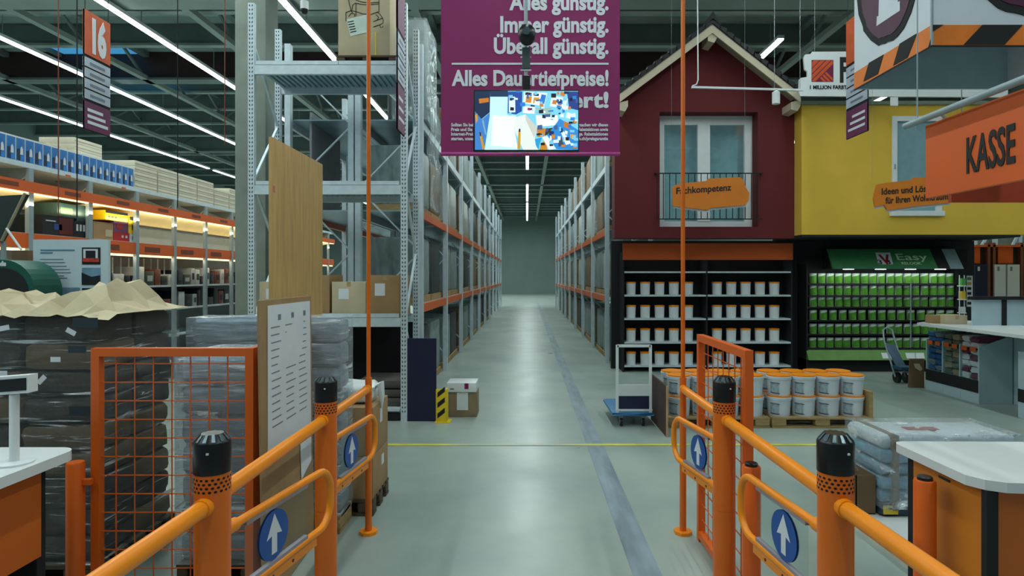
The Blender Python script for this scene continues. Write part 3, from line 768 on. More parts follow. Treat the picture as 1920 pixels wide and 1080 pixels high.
for side, xc, ya, nb in (('left', -1.96, 8.75, 10), ('right', 2.06, 12.4, 8)):
    for k in range(nb):
        for li, z in enumerate((0,)+LV):
            for h_ in range(2):
                if k > 5 and h_: continue
                if side == 'left' and k == 0 and li == 3 and h_ == 0: continue
                put_load(random.randrange(4), (xc, ya+k*2.7+.75+h_*1.2, z+.002), 'wrapped load, %s of %s aisle rack, %s bay, %s place' % (lvn[li], side, ORD[k], 'nearer' if h_ == 0 else 'farther'))
# loose film-covered goods on the rack end beside the banner
t = thing('film_bundle', 'tall bundle loosely covered in clear film beside the purple banner', 'bundle', (-1.62, 9.1, 4.0))
for k in range(4): MB().rbox(-1.9, -1.47, 8.82+k*.24, 9.04+k*.24, 4.003, 5.45-.12*k, .03, 2).build('bundle_slab', mat('pale_bundle', (142, 156, 150), .6, var=.2), t)
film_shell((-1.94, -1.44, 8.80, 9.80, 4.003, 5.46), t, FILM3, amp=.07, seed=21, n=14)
fh = MB(); NU, NV = 10, 26; vs = []
for i in range(NV+1):
    for j in range(NU+1):
        y_, z_ = 8.8+1.05*j/NU, 2.75+1.5*i/NV
        vs.append((-1.40+.07*mnoise.noise(Vector((3.3, y_*6, z_*2.2)))-.02*math.sin(i*.5), y_, z_))
fh.add(vs, [(i*(NU+1)+j, i*(NU+1)+j+1, (i+1)*(NU+1)+j+1, (i+1)*(NU+1)+j) for i in range(NV) for j in range(NU)]); fh.smooth = True
fh.build('hanging_film', FILM3, t)

# grey sheet behind the front rack
t = thing('grey_panel', 'large grey sheet leaning in the rack behind the tall rack', 'panel', (-3.2, 9.2, 2.71))
MB().beam((-3.12, 8.85, 3.42), (-3.12, 10.2, 3.42), .03, 1.4).build('sheet', mat('grey_sheet', (150, 150, 156), .5, var=.1), t)

# dome camera
dx, dd_ = X(571, 8.6), 8.6
t = thing('dome_camera', 'white dome camera hanging above the tall rack', 'camera', (dx, dd_, 5.35))
MB().lathe([(.055, Z(18, dd_)), (.055, Z(3, dd_))], (dx, dd_), 20).build('housing', WHITEP, t)
MB().lathe([(.002, Z(27, dd_)), (.03, Z(26, dd_)), (.048, Z(22, dd_)), (.052, Z(18, dd_))], (dx, dd_), 20).build('dome', BLACK, t)
MB().tube([(dx, dd_, Z(3, dd_)), (dx, dd_, 8)], .02, 10).build('drop_pole', GREY, t)

# ------------------------------------------------------------------ purple banner and TV
by = 6.8
bx0, bx1, bzb = X(827, by), X(1162, by), Z(292, by)
t = thing('price_banner', 'purple banner with white German price slogans over the main aisle', 'banner', ((bx0+bx1)/2, by, bzb))
part('cloth', (bx0, bx1, by, by+.012, bzb+.03, 5.6), PURPLE, t)
MB().tube([(bx0-.005, by+.006, bzb+.02), (bx1+.005, by+.006, bzb+.02)], .022, 12).build('bottom_bar', mat('purple_bar', (176, 60, 136), .4), t)
MB().tube([(bx0-.005, by+.006, 5.6), (bx1+.005, by+.006, 5.6)], .022, 12).build('top_bar', PURPLE, t)
for x in (bx0+.1, bx1-.1): MB().beam((x, by+.006, 5.6), (x, by+.006, 8), .008).build('hanging_wire', GREY, t)
ty = by-.002
def btxt(s, px_r, py_base, hpx, px_l=None, align='RIGHT'):
    o = text('slogan', s, 1, (0, 0, 0), '-y', TXTWHITE, t, .6, .034, 'LEFT', .003)
    vs = o.data.vertices; base = Vector(ORG[t.name])
    xs = [v.co.x for v in vs]; w = max(xs)-min(xs); mn = min(xs)
    x1_, x0_ = X(px_r, ty), X(px_l, ty); zb = Z(py_base, ty); hh = hpx*ty/F/.70
    for v in vs:
        y_ = ty-.0035 if v.co.y < -base.y else ty-.0005
        v.co = Vector((x0_-base.x+(v.co.x-mn)/w*(x1_-x0_), y_-base.y, zb-base.z+(v.co.z+base.z)*hh))
    return o
btxt('Alles günstig.', 1141, 18, 29, 955); btxt('Immer günstig.', 1141, 60, 29, 938); btxt('Überall günstig.', 1141, 100, 29, 926)
btxt('Alles Dauertiefpreise!', 1141, 160, 28, 847); btxt('garantiert!', 1141, 201, 28, 930)
for k, (l, r) in enumerate((('Sollten Sie beim', 'machen wir diesen'), ('Preis und Sie ei', 'Rabattaktionen sowie'), ('Internet-Preise', 'ge. Rabattaktionen'), ('starten, unsere', 'h.ch/preisgarantie'))):
    btxt(l, 893, 237+k*8.6, 6, 846); btxt(r, 1140, 237+k*8.6, 6, 1085)
part('rule_line', (X(847, ty), X(1141, ty), ty-.004, ty-.001, Z(121.5, ty), Z(118, ty)), TXTWHITE, t)
dv = 5.6
vx0, vx1, vz0, vz1 = X(887, dv), X(1086, dv), Z(284, dv), Z(168, dv)
t = thing('hanging_monitor', 'hanging flat screen showing the shop from above', 'screen', ((vx0+vx1)/2, dv, vz0))
part('housing', (vx0, vx1, dv, dv+.05, vz0, vz1), BLACK, t, .006)
SC = {}
def scol(rgb):
    if rgb not in SC: SC[rgb] = emit_mat('screen_%d_%d_%d' % rgb, rgb, .62)
    return SC[rgb]
def sp(p): return (820+p[0]/5.143, 160+p[1]/5.143)
polys = [((120, 200, 225), [(362,55),(1358,55),(1358,622),(362,622)]),
 ((20, 40, 70), [(362,55),(510,55),(505,260),(420,330),(362,250)]), ((60, 120, 190), [(362,250),(430,330),(505,265),(500,622),(362,622)]),
 ((190, 225, 235), [(510,110),(680,110),(670,280),(760,290),(740,420),(775,622),(455,622),(505,300)]),
 ((232, 240, 240), [(530,290),(750,300),(740,420),(775,600),(520,580)]), ((25, 50, 80), [(510,55),(680,55),(680,110),(510,110)]),
 ((190, 110, 30), [(400,130),(495,120),(498,160),(405,175)]), ((200, 140, 40), [(362,290),(385,270),(390,330),(375,370)]),
 ((30, 70, 150), [(680,60),(820,60),(815,250),(760,280),(680,270)]), ((215, 232, 240), [(690,110),(750,110),(752,260),(690,260)]),
 ((225, 235, 235), [(840,60),(1060,75),(1030,200),(825,170)]), ((200, 130, 40), [(855,105),(912,110),(905,170),(850,165)]), ((205, 140, 45), [(930,115),(985,118),(975,175),(922,172)]),
 ((25, 30, 50), [(855,65),(910,72),(908,98),(860,95)]), ((25, 30, 50), [(925,75),(980,82),(978,104),(928,100)]), ((40, 110, 190), [(1005,85),(1050,95),(1030,180),(985,170)]),
 ((215, 230, 235), [(1100,95),(1260,130),(1230,225),(1085,200)]), ((190, 120, 50), [(1115,140),(1150,145),(1145,185),(1105,178)]), ((190, 120, 50), [(1165,155),(1200,160),(1195,195),(1160,190)]),
 ((40, 60, 130), [(1250,60),(1358,60),(1358,240),(1270,220)]), ((200, 120, 50), [(1190,60),(1240,70),(1225,110),(1185,95)]),
 ((235, 240, 238), [(830,200),(940,205),(935,275),(825,265)]), ((170, 40, 90), [(870,215),(930,220),(925,245),(868,240)]),
 ((150, 180, 170), [(950,215),(1100,215),(1095,280),(950,270)]), ((222, 226, 222), [(740,310),(850,280),(960,400),(940,520),(975,622),(830,622),(745,440)]),
 ((196, 196, 188), [(850,280),(960,400),(935,510),(850,330)]), ((240, 244, 242), [(950,290),(1160,290),(1165,380),(960,400)]), ((20, 30, 60), [(1012,282),(1048,284),(1045,320),(1010,316)]), ((20, 30, 60), [(1105,285),(1135,285),(1130,318),(1100,316)]),
 ((200, 120, 30), [(960,410),(1045,415),(1030,490),(965,500)]), ((60, 45, 30), [(1045,420),(1130,405),(1110,460),(1035,485)]), ((190, 130, 40), [(1000,560),(1050,520),(1060,622),(985,622)]),
 ((40, 150, 200), [(940,520),(1010,500),(985,570),(975,622),(950,580)]), ((236, 240, 240), [(1010,500),(1060,490),(1140,610),(1080,622)]), ((50, 130, 200), [(1060,480),(1180,320),(1360,430),(1358,622),(1150,615)]),
 ((225, 232, 235), [(1190,450),(1220,445),(1290,560),(1240,575)]), ((190, 110, 40), [(1225,345),(1290,375),(1275,420),(1220,400)]), ((60, 70, 90), [(1160,510),(1200,500),(1220,580),(1170,590)]),
 ((210, 150, 50), [(1280,470),(1340,480),(1335,530),(1285,510)]), ((230, 236, 236), [(1250,260),(1310,280),(1300,330),(1240,310)]),
 ((190, 140, 40), [(405,465),(425,460),(460,615),(435,618)]), ((196, 150, 50), [(782,440),(803,440),(800,615),(770,612)]), ((20, 30, 70), [(786,418),(803,420),(800,450),(784,448)]), ((20, 30, 60), [(405,452),(422,455),(424,490),(410,488)]),
 ((120, 160, 190), [(430,340),(445,330),(475,480),(460,470)])]
rs = random.Random(5)
for _ in range(110):
    cx_, cy_ = rs.uniform(700, 1345), rs.uniform(60, 600)
    if cx_ < 960 and cy_ > 290: continue
    w_, h_, sk = rs.uniform(8, 26), rs.uniform(6, 22), rs.uniform(-8, 8)
    polys.append((rs.choice(((20, 40, 90), (230, 238, 240), (40, 120, 200), (196, 120, 40), (12, 24, 40), (120, 190, 220), (60, 90, 140), (210, 224, 228))), [(cx_-w_, cy_-h_), (cx_+w_, cy_-h_+sk), (cx_+w_-sk*.5, cy_+h_+sk*.5), (cx_-w_-sk*.5, cy_+h_)]))
polys = [(c_, [(min(max(p[0], 362), 1358), min(max(p[1], 55), 622)) for p in pts]) for c_, pts in polys]
smb = MB(); mats_ = []; i = 0
for rgb, pts in polys:
    m_ = scol(rgb)
    if m_ not in mats_: mats_.append(m_)
    yv = dv-.002-.00005*i; smb.add([(X(sp(p)[0], yv), yv, Z(sp(p)[1], yv)) for p in pts], [tuple(range(len(pts)))], mats_.index(m_)); i += 1
smb.build('screen_image', mats_, t)
pcx = X(986, dv)
MB().tube([(pcx, dv+.06, vz1-.15), (pcx, dv+.06, 8)], .017, 12).build('hanging_pole', GREY, t)
MB().rbox(pcx-.03, pcx+.04, dv+.03, dv+.09, vz1-.2, vz1+.14, .008).build('mount_bracket', BLACKM, t)
MB().rbox(pcx-.035, pcx+.04, dv+.03, dv+.09, vz1+.2, vz1+.4, .008).build('cable_box', mat('dark_green_grey', (70, 88, 88), .5), t)
for z in (vz1+.19, vz1+.31): MB().tube([(pcx-.05, dv+.04, z), (pcx+.05, dv+.04, z)], .007, 8).build('clamp', WHITEP, t)
bcx, bcz = X(988, dv), Z(70, dv)
t = thing('ball_camera', 'black ball camera clamped on the pole above the hanging screen', 'camera', (bcx, dv, bcz-.09))
MB().lathe([(.002, bcz-.095), (.04, bcz-.085), (.07, bcz-.05), (.082, bcz), (.07, bcz+.05), (.045, bcz+.08), (.02, bcz+.09)], (bcx, dv-.06), 24).build('ball', BLACK, t)
MB().tube([(bcx-.005, dv-.132, bcz), (bcx-.006, dv-.15, bcz)], .035, 20).build('lens_ring', mat('lens_dark', (36, 60, 68), .2), t)

# ------------------------------------------------------------------ aisle number signs
def aisle_sign(x, ya, yb, zb, zt, face, number, label, hang=True):
    t = thing('aisle_sign', label, 'sign', (x, (ya+yb)/2, zb), 'hanging aisle signs')
    h_ = zt-zb; seg = [(0, .235, 'p'), (.255, .335, 'w'), (.345, .425, 'w'), (.435, .515, 'w'), (.525, .605, 'w'), (.625, 1, 'o')] if number != '' else [(0, .30, 'p'), (.315, .385, 'w'), (.395, .465, 'w'), (.475, .545, 'w'), (.555, .63, 'w'), (.65, 1, 'p')]
    mm = {'p': mat('sign_plum', (104, 44, 84), .6), 'w': mat('sign_pale', (176, 186, 200), .6), 'o': mat('sign_terracotta', (206, 92, 46), .6)}
    part('back_board', (x-.008, x+.008, ya, yb, zb, zt), BLACKM, t)
    sgn = 1 if face == '+x' else -1
    for a, b, c in seg:
        p = part('panel', (x-.012, x+.012, ya, yb, zb+h_*a+.005, zb+h_*b), mm[c], t)
        if c == 'w':
            zc = zb+h_*(a+b)/2; MB().box(x+sgn*.0125, x+sgn*.0135, ya+(yb-ya)*.2, ya+(yb-ya)*.78, zc-.018, zc+.014).build('print_line', mat('sign_grey_print', (112, 122, 138), .6), p)
        if c == 'p' and a == 0:
            for k in range(3):
                zc = zb+h_*b*(.72-.22*k); MB().box(x+sgn*.0125, x+sgn*.0135, ya+(yb-ya)*.1, ya+(yb-ya)*(.7+.1*k), zc-.018, zc+.018).build('print_line', TXTWHITE, p)
    if number:
        yc = (ya+yb)/2
        text('number', number, h_*.38, (x+sgn*.014, yc, zb+h_*.68), face, TXTWHITE, t, .52, .03, 'CENTER', .003)
    for y in (ya+.02, yb-.02): MB().beam((x, y, zt), (x, y, 8), .006).build('hanging_wire', BLACKM, t)
xs = X(157, 7.0)
aisle_sign(xs, 7.0, 7.0*831/783, Z(241, 7.0), Z(16, 7.0), '+x', '16', 'hanging aisle sign with orange top reading 16')
xs = X(1588, 9.0)
aisle_sign(xs, 9.0*600/639.5, 9.0, Z(260, 9.0), Z(260, 9.0)+1.72, '-x', '17', 'hanging aisle sign in front of the yellow facade') if False else None
t0 = aisle_sign(xs, 9.0*600/639.5, 9.0, Z(262, 9.0), Z(262, 9.0)+1.72, '-x', ' ', 'hanging aisle sign in front of the yellow facade')
xs = X(744.5, 6.9)
aisle_sign(xs, 6.9, 7.28, Z(242, 6.9), Z(242, 6.9)+1.75, '+x', '', 'pale purple striped sign seen edge-on at the tall rack')
t = None
for px_, yq, zb_, zt_, nm, m_ in ((333, 7.6, 2.6, 8, 'black cable hanging down left of the concrete column', BLACKM), (144.5, 6.2, 2.35, 8, 'black cable hanging before the blue cartons', BLACKM), (109.5, 6.6, 2.4, 8, 'reddish cable hanging before the blue cartons', mat('red_cable', (120, 50, 44), .6)), (421.5, 7.7, 3.4, 8, 'pinkish cable hanging next to the concrete column', MATS['red_cable'])):
    MB().tube([(X(px_, yq), yq, zb_), (X(px_, yq), yq, zt_)], .006, 6).build('hanging_cable', m_, label=nm, cat='cable', group='hanging cables')

# ------------------------------------------------------------------ red gable house facade
RED = mat('red_brown_render', (96, 26, 30), .85, var=.08, scale=2, bump=.1, bscale=60)
hy = 10.77
hx0, hx1 = 1.54, 4.695
wx0, wx1, wz0, wz1 = X(1237, hy), X(1421, hy), 2.62, Z(210, hy)
hs = thing('red_house_front', 'red gabled house front with a white window beside the purple banner', 'house front', ((hx0+hx1)/2, hy, 0))
w = MB()
w.box(hx0, wx0, hy, hy+.35, 2.42, 4.95); w.box(wx1, hx1, hy, hy+.35, 2.42, 4.95)
w.box(wx0, wx1, hy, hy+.35, wz1, 4.95); w.box(wx0, wx1, hy, hy+.35, 2.42, wz0)
w.build('wall', RED, hs)
ax, az = 3.16, 6.12
MB().prism([(hx0, 4.95), (hx1, 4.95), (hx1, 4.96), (ax, az), (hx0, 4.96)], 'y', hy, hy+.35).build('gable', RED, hs)
BARGE = mat('bargeboard_cream', (196, 186, 160), .6, var=.05)
oy = 10.4
ex0, ex1, ez, pz = X(1161, oy), X(1500, oy), Z(186, oy), Z(48, oy)
apx = X(1335, oy)
for xe in (ex0, ex1):
    MB().prism([(xe, ez-.06), (xe, ez+.07), (apx, pz+.0), (apx, pz-.135)] if xe < apx else [(xe, ez-.06), (apx, pz-.135), (apx, pz), (xe, ez+.07)], 'y', oy-.03, oy).build('bargeboard', BARGE, hs)
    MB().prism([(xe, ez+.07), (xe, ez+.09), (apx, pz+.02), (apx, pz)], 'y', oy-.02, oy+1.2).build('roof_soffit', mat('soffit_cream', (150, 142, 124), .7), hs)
TILE = mat('roof_tile_dark', (34, 32, 36), .7, var=.15)
for s_, xe in ((-1, ex0), (1, ex1)):
    n = 13
    for k in range(n):
        u0, u1 = k/n-.01, (k+1)/n
        xa, xb = xe+(apx-xe)*u0, xe+(apx-xe)*u1; za, zb_ = ez+.09+(pz-ez-.07)*u0, ez+.09+(pz-ez-.07)*u1
        for j in range(3):
            MB().prism([(xa, za), (xb, zb_), (xb, zb_+.055), (xa, za+.10)], 'y', oy-.05+j*.42, oy+.36+j*.42).build('roof_tile', TILE, hs)
MB().prism([(apx-.14, pz-.02), (apx, pz+.22), (apx+.14, pz-.02), (apx, pz+.1)], 'y', oy-.06, oy+1.2).build('ridge_tile', TILE, hs)
for xc, zc in ((apx, pz-.26), (ex0+.06, ez-.18), (ex1-.08, ez-.17)):
    MB().prism([(xc-.07, zc+.12), (xc-.07, zc), (xc+.04, zc-.03), (xc+.09, zc+.06), (xc+.09, zc+.16)], 'y', oy, hy+.05).build('purlin_end', BARGE, hs)
wy = hy+.27
fw = .09
wf = MB(); wc = (wx0+wx1)/2-.06
wf.box(wx0, wx1, wy, wy+.06, wz1-.16, wz1-.04); wf.box(wx0, wx1, wy, wy+.06, wz0, wz0+.12)
for x in (wx0, wx1-.14): wf.box(x, x+.14, wy, wy+.06, wz0+.12, wz1-.16)
wf.box(wc-.06, wc+.16, wy-.01, wy+.06, wz0+.12, wz1-.16)
wf.box(wx0, wx1, wy, wy+.06, wz1-.04, wz1)
win = wf.build('window_frame', WHITEP, hs)
MB().box(wx0+.1, wc-.06, wy+.03, wy+.035, wz0+.1, wz1-.15).build('pane', glass_mat('window_glass', (.84, .92, .93), .06), win)
MB().box(wc+.16, wx1-.15, wy+.03, wy+.035, wz0+.1, wz1-.15).build('pane', MATS['window_glass'], win)
MB().box(wx0, wx1, wy+.3, wy+.32, wz0, wz1).build('curtain_backing', mat('pale_curtain', (186, 214, 218), .8), hs)
MB().box(wx0, wx1-.17, wy+.07, wy+.09, Z(266, wy), wz1).build('roller_blind', mat('blind_grey', (70, 92, 94), .8), hs) if False else None
rl = thing('balcony_railing', 'thin black railing across the red house window', 'railing', ((wx0+wx1)/2, hy-.05, 2.75))
ry = hy-.06; rz = Z(325, ry)
MB().beam((X(1228, ry), ry, rz), (X(1430, ry), ry, rz), .018).build('top_bar', BLACKM, rl)
MB().beam((X(1228, ry), ry, 2.75), (X(1430, ry), ry, 2.75), .018).build('bottom_bar', BLACKM, rl)
n = 17
for k in range(n):
    x_ = X(1232+k*11.8, ry); MB().beam((x_, ry, 2.75), (x_, ry, rz), .012).build('bar', BLACKM, rl)
for p_ in (1230, 1428): MB().beam((X(p_, ry), ry, rz), (X(p_, ry), hy+.01, rz), .03).build('wall_bracket', BLACKM, rl)

# orange torn signs
def torn_sign(d, pts, label, lines, rollv):
    P = [(X(p[0], d), Z(p[1], d)) for p in pts]
    cx_ = sum(p[0] for p in P)/len(P); zb = min(p[1] for p in P)
    t = thing('slogan_board', label, 'sign', (cx_, d, zb), 'torn-edge orange signs')
    MB().prism(P, 'y', d, d+.03).build('board', mat('torn_sign_orange', (218, 124, 26), .6, var=.04), t)
    MB().prism([(p[0]+.012, p[1]-.03) for p in P], 'y', d+.031, d+.04).build('pale_backing', PAPER, t)
    for s_, pxl, pxr, pyb, hpx in lines:
        o = text('slogan', s_, 1, (0, 0, 0), '-y', INK, t, .6, .022, 'LEFT', .003)
        base = Vector(ORG[t.name]); vs = o.data.vertices; xs_ = [v.co.x for v in vs]; mn, mxv = min(xs_), max(xs_)
        a0, a1 = X(pxl, d), X(pxr, d); hh = hpx*d/F/.70; zb_ = Z(pyb, d)
        for v in vs:
            u = (v.co.x-mn)/(mxv-mn); zz = (v.co.z+base.z)*hh
            v.co = Vector((a0-base.x+u*(a1-a0), -.004 if v.co.y < -base.y else -.001, zb_-base.z+zz+(u*(a1-a0))*math.tan(rollv)))
    for x_ in (P[1][0], P[-3][0]): MB().beam((x_, d+.035, max(p[1] for p in P)-.05), (x_, d+.035, 8), .002).build('hanging_wire', GREY, t)
torn_sign(9.6, [(1262, 386), (1260, 352), (1268, 346), (1288, 343), (1326, 339), (1327, 335), (1388, 332), (1394, 338), (1398, 350), (1405, 362), (1404, 376), (1398, 384), (1330, 390), (1328, 394)],
          'torn-edge orange sign hanging before the red house window', [('Fachkompetenz', 1268, 1371, 364, 12)], .07)
torn_sign(9.3, [(1641, 388), (1638, 372), (1644, 346), (1660, 343), (1710, 337), (1712, 333), (1762, 331), (1780, 350), (1783, 380), (1720, 386), (1664, 394), (1658, 384)],
          'torn-edge orange sign hanging before the yellow facade', [('Ideen und Lösungen', 1653, 1772, 365, 12), ('für Ihren Wohntraum.', 1660, 1780, 382, 12)], .07)

# track light rail in front of the red house
ly = 9.0
t = thing('track_light', 'white lighting rail with one cylinder spot before the red gable', 'track light', (X(1400, ly), ly, Z(195, ly)))
MB().beam((X(1297, ly), ly, Z(163.5, ly)), (X(1506, ly), ly, Z(169, ly)), .03, .028).build('rail', WHITEP, t)
MB().lathe([(.055, Z(195, ly)), (.055, Z(173, ly)), (.02, Z(170, ly))], (X(1455, ly), ly), 20).build('spot', WHITEP, t)
MB().tube([(X(1298, ly), ly, Z(161, ly)), (X(1306, ly), ly, Z(158, ly)), (X(1309, ly), ly, Z(150, ly)), (X(1308, ly), ly, Z(0, ly)), (X(1308, ly), ly, 8)], .009, 8).build('cable', WHITEP, t)
MB().beam((X(1452, ly), ly, Z(166, ly)), (X(1452, ly), ly, 8), .006).build('hanging_wire', GREY, t)
MB().beam((X(1500, ly), ly, Z(168, ly)), (X(1500, ly), ly, 8), .006).build('hanging_wire', GREY, t)

# ------------------------------------------------------------------ yellow facade
YEL = mat('yellow_render', (224, 184, 66), .8, var=.05, scale=2)
yy0 = 10.5
ys = thing('yellow_house_front', 'yellow rendered house front over the paint shop', 'house front', (7.5, yy0, 0))
xa, xb = X(1503, yy0), 11.5
qx0, qx1, qz0, qz1 = X(1672, yy0), X(1765, yy0), Z(405, yy0), Z(218, yy0)
w = MB()
w.box(xa, qx0, yy0, yy0+.28, Z(440, yy0), Z(197, yy0)); w.box(qx1, xb, yy0, yy0+.28, Z(440, yy0), Z(197, yy0))
w.box(qx0, qx1, yy0, yy0+.28, qz1, Z(197, yy0)); w.box(qx0, qx1, yy0, yy0+.28, Z(440, yy0), qz0)
w.build('wall', YEL, ys)
part('coping', (xa-.02, xb, yy0-.03, yy0+.4, Z(197, yy0), Z(190, yy0)), mat('coping_grey', (110, 120, 104), .6), ys)
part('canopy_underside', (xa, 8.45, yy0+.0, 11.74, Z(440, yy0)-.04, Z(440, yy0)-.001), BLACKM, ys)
wf = MB(); f_ = .085
wf.box(qx0, qx1, yy0-.02, yy0+.06, qz1-f_, qz1); wf.box(qx0-.04, qx1+.03, yy0-.05, yy0+.06, qz0, qz0+f_)
wf.box(qx0, qx0+f_, yy0-.02, yy0+.06, qz0+f_, qz1-f_); wf.box(qx1-f_, qx1, yy0-.02, yy0+.06, qz0+f_, qz1-f_)
wn = wf.build('window_frame', WHITEP, ys)
MB().box(qx0+f_, qx1-f_, yy0+.03, yy0+.04, qz0+f_, qz1-f_).build('pane', mat('window_blue_grey', (128, 164, 174), .2, var=.06), wn)
MB().rbox(qx0+.03, qx0+.05, yy0-.04, yy0-.02, (qz0+qz1)/2-.05, (qz0+qz1)/2+.03, .005).build('handle', GREY, wn)
# white cut-out sign F
fy = 10.1
t = thing('paint_sign', 'white cut-out sign with square stripe logo and black F over the yellow facade', 'sign', (X(1560, fy), fy, Z(182, fy)))
pts = [(1500, 180), (1498, 172), (1499, 150), (1502, 146), (1514, 144), (1514, 134), (1509, 130), (1507, 108), (1510, 102), (1521, 101), (1523, 97), (1640, 96), (1642, 166), (1890, 166), (1890, 182)]
MB().prism([(X(p[0], fy), Z(p[1], fy)) for p in pts], 'y', fy, fy+.04).build('board', WHITEP, t)
part('bottom_tab', (X(1671, fy), X(1684, fy), fy, fy+.03, Z(198, fy), Z(182, fy)), WHITEP, t)
part('logo_square', (X(1521.5, fy), X(1562.5, fy), fy-.004, fy, Z(153.5, fy), Z(112.5, fy)), mat('logo_plum', (112, 24, 66), .5), t)
lg = MB(); ly_ = fy-.006
def clip(poly, a, b, c):      # keep a*u+b*v <= c
    out = []
    for k in range(len(poly)):
        p, q = poly[k], poly[(k+1) % len(poly)]; fp, fq = a*p[0]+b*p[1]-c, a*q[0]+b*q[1]-c
        if fp <= 0: out.append(p)
        if fp*fq < 0: tt = fp/(fp-fq); out.append((p[0]+(q[0]-p[0])*tt, p[1]+(q[1]-p[1])*tt))
    return out
def band(conds):
    pl = [(.02, .02), (.98, .02), (.98, .98), (.02, .98)]
    for c_ in conds: pl = clip(pl, *c_) if pl else pl
    if len(pl) > 2: lg.add([(X(1521.5+41*u, ly_), ly_, Z(153.5-41*v, ly_)) for u, v in pl], [tuple(range(len(pl)))])
for c1, c2 in ((.62, .88), (.36, .56), (.10, .30), (-.16, .04)): band([(1, -1, -c1), (-1, 1, c2)])
for c1, c2 in ((.56, .70), (.78, .92), (1.0, 1.14)): band([(-1, -1, -c1), (1, 1, c2), (-1, 1, -.22)])
for p_ in (1530, 1620, 1760, 1880): MB().beam((X(p_, fy), fy+.045, Z(175, fy)), (X(p_, fy), fy+.045, 8), .006).build('hanging_wire', GREY, t)
lg.build('logo_stripes', mat('logo_orange', (206, 84, 30), .5), t)
text('letter', 'F', .56, (X(1573, fy), fy-.004, Z(153, fy)), '-y', INK, t, .62, .02)
text('caption', '1 MILLION FARBTÖNE', .085, (X(1517, fy), fy-.004, Z(167, fy)), '-y', INK, t, .93, .003)

# ------------------------------------------------------------------ KASSE sign, second sign, white box sign
kx = 2.67
t = thing('checkout_sign', 'orange hanging board lettered KASSE', 'sign', (kx, 3.5, 2.27))
ya_, yb_ = 2.6, kx*F/750
part('board', (kx-.01, kx+.03, ya_, yb_, 2.27, 2.755), ORANGE_SIGN, t)
text('lettering', 'KASSE', .30, (kx-.013, 3.715, 2.375), '-x', INK, t, .46, .006)
MB().tube([(kx-.06, 2.4, 2.785), (kx-.06, 4.23, 2.785)], .022, 14).build('carrier_tube', GREY, t)
for y in (2.8, 3.9): MB().beam((kx, y, 2.755), (kx-.06, y, 2.79), .012).build('hook', GREY, t)
for y in (2.5, 4.1): MB().beam((kx-.06, y, 2.8), (kx-.06, y, 8), .006).build('hanging_wire', GREY, t)
sx_ = X(1784, 5.2)
t = thing('second_checkout_sign', 'reddish orange board hanging lower behind the KASSE board', 'sign', (sx_+.5, 5.2, Z(379, 5.2)))
part('board', (sx_, sx_+1.1, 5.2, 5.24, Z(379, 5.2), Z(379, 5.2)+.46), mat('sign_red_orange', (176, 62, 28), .6), t)
for x in (sx_+.1, sx_+1.0): MB().beam((x, 5.22, Z(379, 5.2)+.46), (x, 5.22, 8), .006).build('hanging_wire', GREY, t)
d0 = 4.2; qx = X(1747, d0); d1 = qx*F/614; zb = Z(85, d0)
t = thing('hanging_box_sign', 'white hanging box sign with striped hazard edge and purple marks', 'sign', (qx+.6, (d0+d1)/2, zb))
BW = mat('box_sign_white', (206, 214, 222), .6, var=.03); zt = zb+1.1; bh = .139; xe = qx+1.3
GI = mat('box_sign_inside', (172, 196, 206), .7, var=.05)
part('left_face', (qx, qx+.02, d0, d1, zb, zt), BW, t); part('near_face', (qx+.02, xe, d0, d0+.02, zb, zt), BW, t)
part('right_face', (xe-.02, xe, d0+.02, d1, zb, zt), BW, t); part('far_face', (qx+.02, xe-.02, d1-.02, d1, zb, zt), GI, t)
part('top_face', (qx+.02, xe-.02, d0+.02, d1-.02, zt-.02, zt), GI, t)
part('corner_bead', (qx-.006, qx+.008, d0-.006, d0+.008, zb, zt), GREY, t)
part('hazard_band', (qx-.003, qx, d0, d1, zb, zb+bh), mat('hazard_orange', (222, 118, 24), .6), t)
part('hazard_band', (qx, xe, d0-.003, d0, zb, zb+bh), MATS['hazard_orange'], t)
def LP_(px_, py_): yq = qx*F/(px_-CX); return (yq, Z(py_, yq))
def NP_(px_, py_): return (X(px_, d0), Z(py_, d0))
for q in ([(1620, 153), (1647, 139), (1658, 102), (1630, 118)], [(1676, 123), (1703, 108), (1721, 62), (1688, 82)], [(1742, 88), (1746.9, 85), (1746.9, 72)]):
    MB().prism([LP_(*p) for p in q], 'x', qx-.006, qx-.003).build('hazard_stripe', BLACKM, t)
for q in ([(1748, 60), (1768, 47), (1748, 47)], [(1806, 84), (1883, 84), (1917, 47), (1841, 47)], [(1958, 84), (2035, 84), (2069, 47), (1993, 47)]):
    MB().prism([NP_(*p) for p in q], 'y', d0-.006, d0-.003).build('hazard_stripe', BLACKM, t)
part('edge_strip', (qx-.004, qx, d0, d1, zb-.012, zb), BLACKM, t); part('edge_strip', (qx, xe, d0-.004, d0, zb-.012, zb), BLACKM, t)
bo = [(1606,-30),(1608,0),(1611,28),(1619,50),(1620,58),(1629,70),(1634,76),(1648,86),(1652,83),(1660,82),(1664,79),(1675,76),(1684,68),(1695,54),(1699,46),(1709,24),(1716,0),(1718,-30),(1705,-62),(1660,-90),(1625,-75)]
bi_ = [(1662+(p[0]-1662)*.84, -8+(p[1]+8)*.86) for p in bo]
wm = [(1652,-60), (1650,30), (1647,31), (1646,49), (1690,20), (1690,2), (1686,4), (1688,-60)]
MB().prism([LP_(*p) for p in bo], 'x', qx-.006, qx).build('blob_outline', BLACKM, t)
MB().prism([LP_(*p) for p in bi_], 'x', qx-.009, qx-.006).build('purple_blob', mat('deep_purple_print', (74, 22, 56), .6), t)
MB().prism([LP_(*p) for p in wm], 'x', qx-.012, qx-.009).build('white_mark', BW, t)
